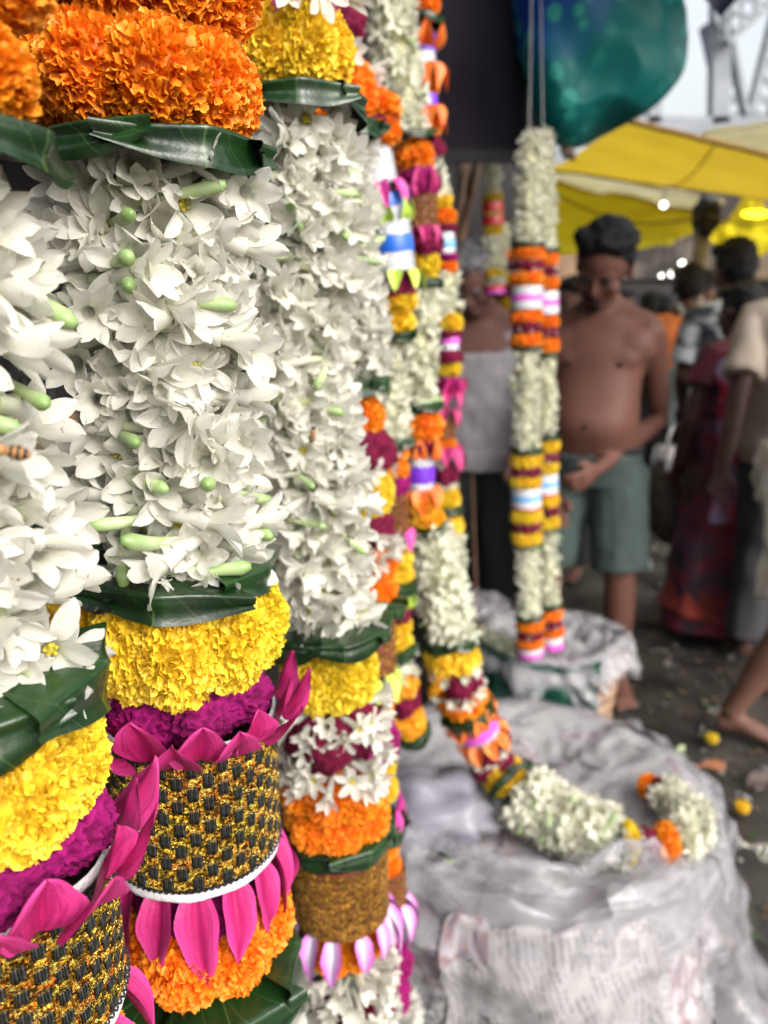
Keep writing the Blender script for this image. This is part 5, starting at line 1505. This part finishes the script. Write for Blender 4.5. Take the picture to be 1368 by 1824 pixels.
def garland_centre():
    g = Garland('big foreground tuberose garland with black and gold woven band and pink cloth petals',
                line((232, -280, .46), (258, 100, .46), (291, 600, .46), (328, 1100, .46), (350, 1450, .46), (372, 1750, .46), (400, 2050, .46)), GRP)
    g.mari(-110, 262, 'orange', .068, .031)
    g.leaf(258, 345, .063, 5, .12, seed=5)
    g.tuber(325, 1018, .0475, .00074, .33, .14, sc=1.12)
    g.leaf(975, 1045, .061, 5, .62, seed=8)
    g.mari(1026, 1188, 'yellow', .069, .030)
    g.comb(1182, 1256, 'magenta', .053, .024)
    g.petals(1260, 'pinkpetal', True, .0580, 11, .032, .0165, .50, .05, off=.12, jit=.1, cup=.3)
    g.petals(1266, 'pinkpetal', True, .0590, 11, .033, .0165, 1.05, .30, off=.62, jit=.12, cup=.25)
    g.band(1265, 1490, .0545, 'gold', 38, 11)
    g.petals(1495, 'pinkpetal', False, .050, 14, .060, .0125, .42, .30, off=.1, jit=.1)
    g.comb(1505, 1590, 'magenta', .047, .024)
    g.mari(1572, 1695, 'orange', .066, .031)
    g.leaf(1690, 1790, .068, 5, .3, seed=6)
    g.tuber(1795, 1960, .055, .0012, .4, .1)
    return g
def garland_behind():
    g = Garland('shaded garland glimpsed between the two nearest garlands, dull yellow marigolds under dark leaf',
                line((150, 700, .66), (160, 900, .66), (172, 1200, .66), (190, 1500, .66), (205, 1800, .66)), GRP)
    g.leaf(895, 985, .062, 5, .2, seed=9)
    g.mari(985, 1160, 'yellow', .062, .03)
    g.comb(1170, 1260, 'magenta', .055)
    g.band(1270, 1420, .052, 'goldred', fine=False)
    g.mari(1430, 1560, 'orange', .06, .03)
    return g
def garland_second():
    g = Garland('slimmer tuberose garland with lilac petals, directly right of the big foreground one',
                line((500, -250, .68), (512, 100, .68), (522, 450, .68), (532, 800, .68), (575, 1050, .68), (592, 1250, .68), (604, 1500, .68), (612, 1650, .68), (630, 1850, .68), (650, 2050, .68)), GRP)
    g.whites(-130, -30, .058, 8, 1)
    g.petals(-10, 'magpetal', False, .03, 7, .04, .012, .5)
    g.whites(-20, 45, .056, 8, 1.1)
    g.mari(28, 180, 'yellow', .053, .029)
    g.leaf(170, 228, .060, 5, .5, seed=10)
    g.tuber(225, 1105, .046, .00078, .4, .10, sc=1.05)
    g.leaf(1090, 1150, .060, 5, .35, seed=11)
    g.mari(1145, 1250, 'yellow', .048, .028)
    g.whites(1245, 1300, .055, 13, .85)
    g.comb(1262, 1335, 'maroon', .048, .026)
    g.whites(1325, 1380, .058, 14, .85)
    g.mari(1362, 1470, 'orange', .058, .029)
    g.leaf(1455, 1500, .055, 5, .1, seed=12)
    g.band(1495, 1615, .0475, 'goldred', 40, 10)
    g.petals(1618, 'lilacpetal', False, .046, 12, .046, .0105, .55, .35, off=.2)
    g.mari(1640, 1700, 'orange', .047, .026)
    g.whites(1698, 1830, .052, 12, .9)
    g.comb(1790, 1900, 'maroon', .045, .026)
    return g
def garland_third():
    g = Garland('garland behind the slimmer tuberose one, orange maroon and yellow blooms, neon green petals',
                line((555, -250, .96), (590, 200, .96), (628, 650, .96), (640, 800, .96), (652, 1000, .96), (658, 1250, .94), (672, 1500, .92), (684, 1700, .90), (700, 1900, .90)), GRP)
    g.comb(-80, 95, 'maroon', .046, .028)
    g.whites(88, 130, .056, 8, 1.2)
    g.mari(120, 232, 'orange', .056, .03)
    g.leaf(222, 262, .056, 5, .1, seed=13)
    g.tuber(255, 668, .042, .0010, .5, .06)
    g.leaf(658, 690, .046, 5, .6, seed=14)
    g.mari(685, 775, 'orange', .038, .026)
    g.comb(765, 840, 'maroon', .042, .026)
    g.whites(820, 860, .046, 8, .9)
    g.mari(845, 925, 'yellow', .042, .026)
    g.comb(915, 965, 'maroon', .038, .024)
    g.whites(955, 1000, .044, 8, .9)
    g.mari(985, 1075, 'orange', .044, .027)
    g.leaf(1065, 1105, .050, 5, .8, seed=15)
    g.band(1095, 1195, .036, 'goldred', 36, 7, fine=False)
    g.petals(1195, 'limepetal', False, .034, 9, .036, .011, .85, .5)
    g.mari(1225, 1290, 'orange', .036, .024)
    g.comb(1280, 1350, 'magenta', .036, .024)
    g.mari(1350, 1420, 'yellow', .036, .024)
    g.petals(1470, 'magpetal', True, .034, 9, .042, .010, .55, .4)
    g.leaf(1450, 1490, .044, 5, .1, seed=16)
    g.mari(1485, 1560, 'orange', .036, .024)
    g.petals(1600, 'lilacpetal', False, .036, 10, .048, .012, .8, .5)
    g.band(1540, 1600, .036, 'goldred', 36, 6, fine=False)
    g.comb(1690, 1780, 'magenta', .040, .024)
    g.whites(1780, 1880, .044, 8, 1)
    return g
def garland_fourth():
    g = Garland('narrow garland with a blue ribbon between two silver tinsel bands',
                line((655, 150, 1.12), (668, 290, 1.12), (698, 430, 1.12), (704, 560, 1.12), (690, 700, 1.14), (698, 850, 1.15), (705, 1000, 1.16), (704, 1150, 1.18), (722, 1270, 1.2), (745, 1330, 1.24)), GRP, lo=True)
    g.mari(170, 262, 'orange', .042, .024)
    g.ribbon(268, 335, .026, [('silver', 1)])
    g.petals(330, 'magpetal', False, .026, 8, .034, .010, .9)
    g.ribbon(350, 395, .027, [('rib_blue', 1), ('silver', 1)])
    g.comb(200, 260, 'maroon', .035, .022)
    g.petals(398, 'limepetal', True, .028, 8, .028, .010, .8)
    g.ribbon(392, 485, .0285, [('silver', 1), ('rib_blue', 1), ('silver', 1.1)])
    g.petals(486, 'limepetal', False, .028, 8, .026, .010, .9)
    g.comb(485, 535, 'maroon', .028, .020)
    g.mari(520, 592, 'yellow', .030, .022)
    g.leaf(580, 606, .032, 5, .1, seed=17)
    g.tuber(600, 790, .031, .0011, sc=.8, buds=.05)
    g.leaf(778, 800, .034, 5, .4, seed=18)
    g.mari(795, 850, 'orange', .030, .02)
    g.comb(835, 880, 'magenta', .026, .02)
    g.band(876, 945, .021, 'goldred', 26, 6, fine=False)
    g.petals(945, 'magpetal', False, .022, 8, .026, .009, .8)
    g.mari(975, 1030, 'yellow', .030, .02)
    g.leaf(1028, 1052, .034, 5, .3, seed=19)
    g.petals(1075, 'limepetal', True, .022, 8, .026, .009, .8)
    g.comb(1075, 1100, 'maroon', .026, .018)
    g.mari(1098, 1150, 'yellow', .029, .02)
    g.leaf(1145, 1165, .034, 5, .3, seed=20)
    g.whites(1160, 1205, .034, 7, .8)
    g.mari(1200, 1228, 'amber', .033, .018)
    g.comb(1225, 1262, 'maroon', .030, .018)
    g.mari(1258, 1295, 'amber', .033, .018)
    g.leaf(1290, 1308, .034, 5, .3, seed=21)
    return g
def garland_draped():
    P = [(py, at(px, py, D)) for px, py, D in ((682, -200, 1.25), (690, -50, 1.25), (704, 100, 1.25), (733, 250, 1.25), (752, 400, 1.25), (750, 500, 1.25), (741, 650, 1.25), (750, 750, 1.25), (748, 850, 1.25),
         (757, 920, 1.25), (780, 1020, 1.25), (802, 1130, 1.25), (812, 1200, 1.25), (830, 1260, 1.26), (857, 1310, 1.27), (885, 1365, 1.28))]
    for s_, px, py, z in ((1430, 925, 1412, .50), (1500, 985, 1452, .478), (1600, 1060, 1490, .472), (1650, 1108, 1500, .470), (1700, 1160, 1500, .466), (1740, 1200, 1500, .468), (1790, 1232, 1478, .470), (1850, 1222, 1445, .468), (1900, 1178, 1412, .466), (1940, 1142, 1396, .464)):
        P.append((s_, onz(px, py, z)))
    g = Garland('garland whose white flower tail curls across the newspaper covered front basket', P, GRP, lo=True)
    g.tuber(-160, 235, .037, .0011, buds=.05, sc=.9)
    g.leaf(238, 258, .036, 5, .3, seed=22)
    g.mari(255, 305, 'orange', .029, .022)
    g.comb(298, 345, 'magenta', .028, .02)
    g.petals(345, 'pinkpetal', True, .024, 8, .036, .010, .8)
    g.band(340, 405, .023, 'goldred', 28, 6, fine=False)
    g.petals(404, 'pinkpetal', False, .022, 8, .028, .009, .8)
    g.comb(408, 455, 'maroon', .030, .02)
    g.mari(450, 498, 'yellow', .031, .022)
    g.leaf(492, 515, .034, 5, .5, seed=23)
    g.tuber(510, 718, .032, .0009, buds=.05, sc=.85)
    g.leaf(712, 736, .038, 5, .2, seed=24)
    g.mari(734, 782, 'orange', .036, .024)
    g.comb(775, 805, 'maroon', .028, .018)
    g.petals(812, 'orangepetal', True, .024, 8, .032, .012, .7)
    g.ribbon(806, 872, .0245, [('silver', 1), ('rib_purple', 1.5), ('silver', .8)])
    g.petals(868, 'orangepetal', False, .024, 8, .036, .014, .7)
    g.mari(878, 940, 'amber', .034, .024)
    g.leaf(936, 955, .036, 5, .2, seed=25)
    g.tuber(945, 1138, .043, .0009, buds=.05, sc=.95)
    g.leaf(1128, 1150, .050, 5, .2, seed=26)
    g.mari(1143, 1190, 'yellow', .050, .026)
    g.comb(1185, 1232, 'maroon', .046, .024)
    g.whites(1182, 1196, .05, 9, .75)
    g.whites(1222, 1236, .05, 9, .75)
    g.mari(1228, 1262, 'orange', .046, .024)
    g.leaf(1258, 1276, .050, 5, .2, seed=27)
    g.petals(1288, 'orangepetal', True, .036, 10, .034, .014, .95)
    g.ribbon(1275, 1312, .038, [('silver', 1), ('rib_pink', 1.4), ('silver', 1)])
    g.petals(1305, 'orangepetal', False, .036, 10, .032, .014, .95)
    g.comb(1315, 1365, 'maroon', .044, .024)
    g.whites(1330, 1340, .047, 9, .7)
    g.mari(1362, 1412, 'yellow', .046, .024)
    g.leaf(1402, 1424, .052, 5, .2, seed=28)
    g.tuber(1430, 1638, .058, .00085, buds=.06, sc=1.05, lim=-.6)
    g.leaf(1632, 1646, .048, 5, .2, seed=29)
    g.mari(1646, 1672, 'yellow', .036, .022, lim=-.7)
    g.comb(1672, 1706, 'maroon', .026, .018, lim=-.7)
    g.whites(1680, 1690, .032, 7, .6)
    g.mari(1706, 1745, 'orange', .034, .022, lim=-.7)
    g.tuber(1748, 1895, .040, .0008, buds=.05, sc=.85, lim=-.6)
    g.comb(1895, 1915, 'maroon', .024, .018, lim=-.7)
    g.mari(1915, 1940, 'orange', .026, .02, lim=-.7)
    return g
def garland_fifth():
    g = Garland('garland nearest the old man, bright orange cloth petals at its top',
                line((748, -200, 1.5), (752, 0, 1.5), (760, 230, 1.5), (788, 380, 1.5), (795, 500, 1.5), (800, 640, 1.5), (792, 760, 1.5), (792, 880, 1.5), (800, 1000, 1.5), (790, 1130, 1.5), (788, 1250, 1.5)), GRP, lo=True)
    g.whites(-120, -60, .034, 7, .8); g.mari(-60, 35, 'orange', .034, .022)
    g.leaf(30, 50, .034, 5, .2, seed=31)
    g.petals(85, 'orangepetal', True, .024, 8, .034, .014, .9)
    g.ribbon(62, 125, .022, [('rib_purple', 1), ('silver', 1)])
    g.petals(115, 'orangepetal', False, .024, 8, .036, .014, .8)
    g.mari(125, 165, 'orange', .028, .02)
    g.ribbon(165, 195, .022, [('rib_purple', 1)])
    g.petals(190, 'orangepetal', False, .024, 8, .036, .014, .8)
    g.mari(205, 245, 'orange', .028, .02)
    g.comb(245, 275, 'maroon', .026, .018)
    g.whites(275, 345, .026, 6, .7)
    g.mari(345, 372, 'yellow', .024, .018); g.mari(372, 400, 'orange', .026, .018)
    g.comb(400, 415, 'maroon', .024, .016)
    g.ribbon(412, 452, .019, [('silver', 1), ('rib_sky', 1), ('silver', .6)])
    g.comb(450, 466, 'magenta', .022, .016); g.mari(464, 486, 'orange', .024, .018)
    g.tuber(486, 560, .026, .0009, buds=.02, sc=.7)
    g.mari(560, 588, 'yellow', .028, .018); g.comb(586, 602, 'maroon', .024, .016)
    g.ribbon(600, 622, .020, [('rib_pink', 1), ('silver', 1)])
    g.comb(622, 645, 'maroon', .026, .018); g.mari(642, 668, 'yellow', .026, .018)
    g.petals(690, 'pinkpetal', False, .02, 8, .036, .011, .9); g.petals(700, 'pinkpetal', True, .02, 8, .034, .011, .9)
    g.comb(668, 700, 'magenta', .022, .018)
    g.petals(725, 'pinkpetal', False, .018, 7, .03, .010, .8)
    g.band(735, 780, .020, 'goldred', 24, 5, fine=False)
    g.petals(795, 'pinkpetal', False, .022, 8, .042, .013, 1.0)
    g.mari(782, 800, 'orange', .026, .018)
    g.whites(810, 830, .030, 7, .7); g.comb(822, 862, 'maroon', .028, .02); g.whites(858, 870, .03, 7, .6)
    g.mari(868, 905, 'yellow', .030, .022)
    g.leaf(900, 918, .034, 5, .2, seed=33)
    g.mari(918, 950, 'yellow', .034, .02)
    g.tuber(945, 1080, .034, .0009, buds=.02, sc=.8)
    g.leaf(1078, 1092, .034, 5, .2, seed=34)
    g.mari(1090, 1130, 'amber', .034, .022); g.comb(1130, 1190, 'maroon', .032, .022)
    g.mari(1190, 1240, 'amber', .034, .022)
    return g
def strand(label, x0, xb, D, ofs, rr, ytop, first):
    pts = line((x0, ytop, D), (xb[0], 600, D), (xb[1], 900, D), (xb[2], 1165, D))
    g = Garland(label, pts, 'pair of long garlands above the rear basket', lo=True)
    g.cord(ytop - 260, ytop + 5, .0009)
    o = ofs
    k = rr
    g.tuber(ytop, 433 + first, .035 * k, .0010, buds=.03, sc=.75)
    g.leaf(430 + first, 442 + first, .040 * k, 5, .2, seed=41)
    g.mari(438 + first, 463 + first, 'orange', .043 * k, .017)
    g.comb(462 + first, 482 + first, 'maroon', .039 * k, .015)
    g.whites(464 + first, 470 + first, .043 * k, 9, .5); g.whites(478 + first, 484 + first, .043 * k, 9, .5)
    g.mari(482 + first, 506 + first, 'orange', .043 * k, .017)
    g.ribbon(510 + first, 552 + first, .039 * k, [('white_rib', 1), ('rib_pink', .7), ('white_rib', 1)])
    g.mari(556 + first, 578 + first, 'orange', .042 * k, .017)
    g.comb(577 + first, 598 + first, 'maroon', .038 * k, .015)
    g.whites(585 + first, 592 + first, .042 * k, 9, .5)
    g.mari(598 + first, 622 + first, 'orange', .042 * k, .017)
    g.leaf(620 + first, 630 + first, .038 * k, 5, .2, seed=42)
    g.tuber(628 + first, 785 + o, .034 * k, .0009, buds=.03, sc=.75)
    g.leaf(784 + o, 796 + o, .042 * k, 5, .2, seed=43)
    g.mari(794 + o, 818 + o, 'yellow', .045 * k, .017)
    g.comb(818 + o, 836 + o, 'maroon', .040 * k, .014); g.whites(824 + o, 830 + o, .044 * k, 9, .5)
    g.mari(836 + o, 856 + o, 'yellow', .044 * k, .016)
    g.ribbon(858 + o, 896 + o, .039 * k, [('white_rib', 1), ('rib_sky', .8), ('white_rib', 1), ('rib_red', .25)])
    g.mari(898 + o, 918 + o, 'yellow', .044 * k, .016)
    g.comb(918 + o, 934 + o, 'maroon', .040 * k, .013); g.whites(922 + o, 928 + o, .044 * k, 9, .5)
    g.mari(934 + o, 956 + o, 'yellow', .044 * k, .016)
    g.leaf(954 + o, 962 + o, .040 * k, 5, .2, seed=44)
    e = 1092 if o > 0 else 1072
    g.tuber(960 + o, e, .034 * k, .0009, buds=.03, sc=.75)
    g.leaf(e - 2, e + 8, .040 * k, 5, .2, seed=45)
    g.mari(e + 6, e + 26, 'orange', .042 * k, .016)
    g.comb(e + 26, e + 42, 'maroon', .038 * k, .013); g.whites(e + 30, e + 36, .042 * k, 9, .5)
    g.mari(e + 42, e + 58, 'orange', .042 * k, .016)
    g.ribbon(e + 58, min(1165, e + 80), .037 * k, [('white_rib', 1), ('rib_pink', 1)])
    return g
def garland_far():
    g = Garland('distant garland with red and gold ribbon rings beside the bamboo poles',
                line((872, 262, 2.7), (878, 400, 2.7), (882, 530, 2.7)), 'far garlands', lo=True)
    g.cord(130, 264, .0015)
    g.tuber(275, 345, .030, .0012, buds=.02, sc=.75)
    g.mari(345, 358, 'yellow', .034, .016)
    g.ribbon(360, 402, .034, [('rib_red', 1), ('gold', .4), ('rib_red', 1)])
    g.mari(404, 418, 'yellow', .036, .016)
    g.tuber(418, 480, .040, .0012, buds=.02, sc=.75)
    g.mari(480, 494, 'yellow', .036, .016)
    g.tuber(493, 508, .034, .0012, buds=.02, sc=.75)
    g.ribbon(508, 524, .034, [('rib_red', 1), ('rib_pink', 1)])
    g = Garland('short distant garland half hidden behind the bright hanging pair',
                line((893, 330, 2.9), (900, 430, 2.9), (903, 560, 2.9)), 'far garlands', lo=True)
    g.tuber(400, 450, .022, .0012, buds=.02, sc=.7)
    g.mari(450, 464, 'orange', .030, .015); g.comb(464, 478, 'maroon', .028, .014); g.whites(478, 490, .03, 6, .5)
    g.mari(490, 508, 'yellow', .030, .015); g.comb(508, 530, 'maroon', .028, .014)
    g.mari(530, 552, 'yellow', .030, .015)

garland_left(); garland_centre(); garland_behind(); garland_second(); garland_third(); garland_fourth(); garland_draped(); garland_fifth()
strand('left, thicker strand of the hanging garland pair above the rear basket', 943, (937, 937, 944), 2.0, 8, 1.0, 238, -6)
strand('right, slimmer strand of the hanging garland pair, its bands set slightly higher', 967, (972, 972, 984), 2.05, -18, .86, 238, 4)
garland_far()
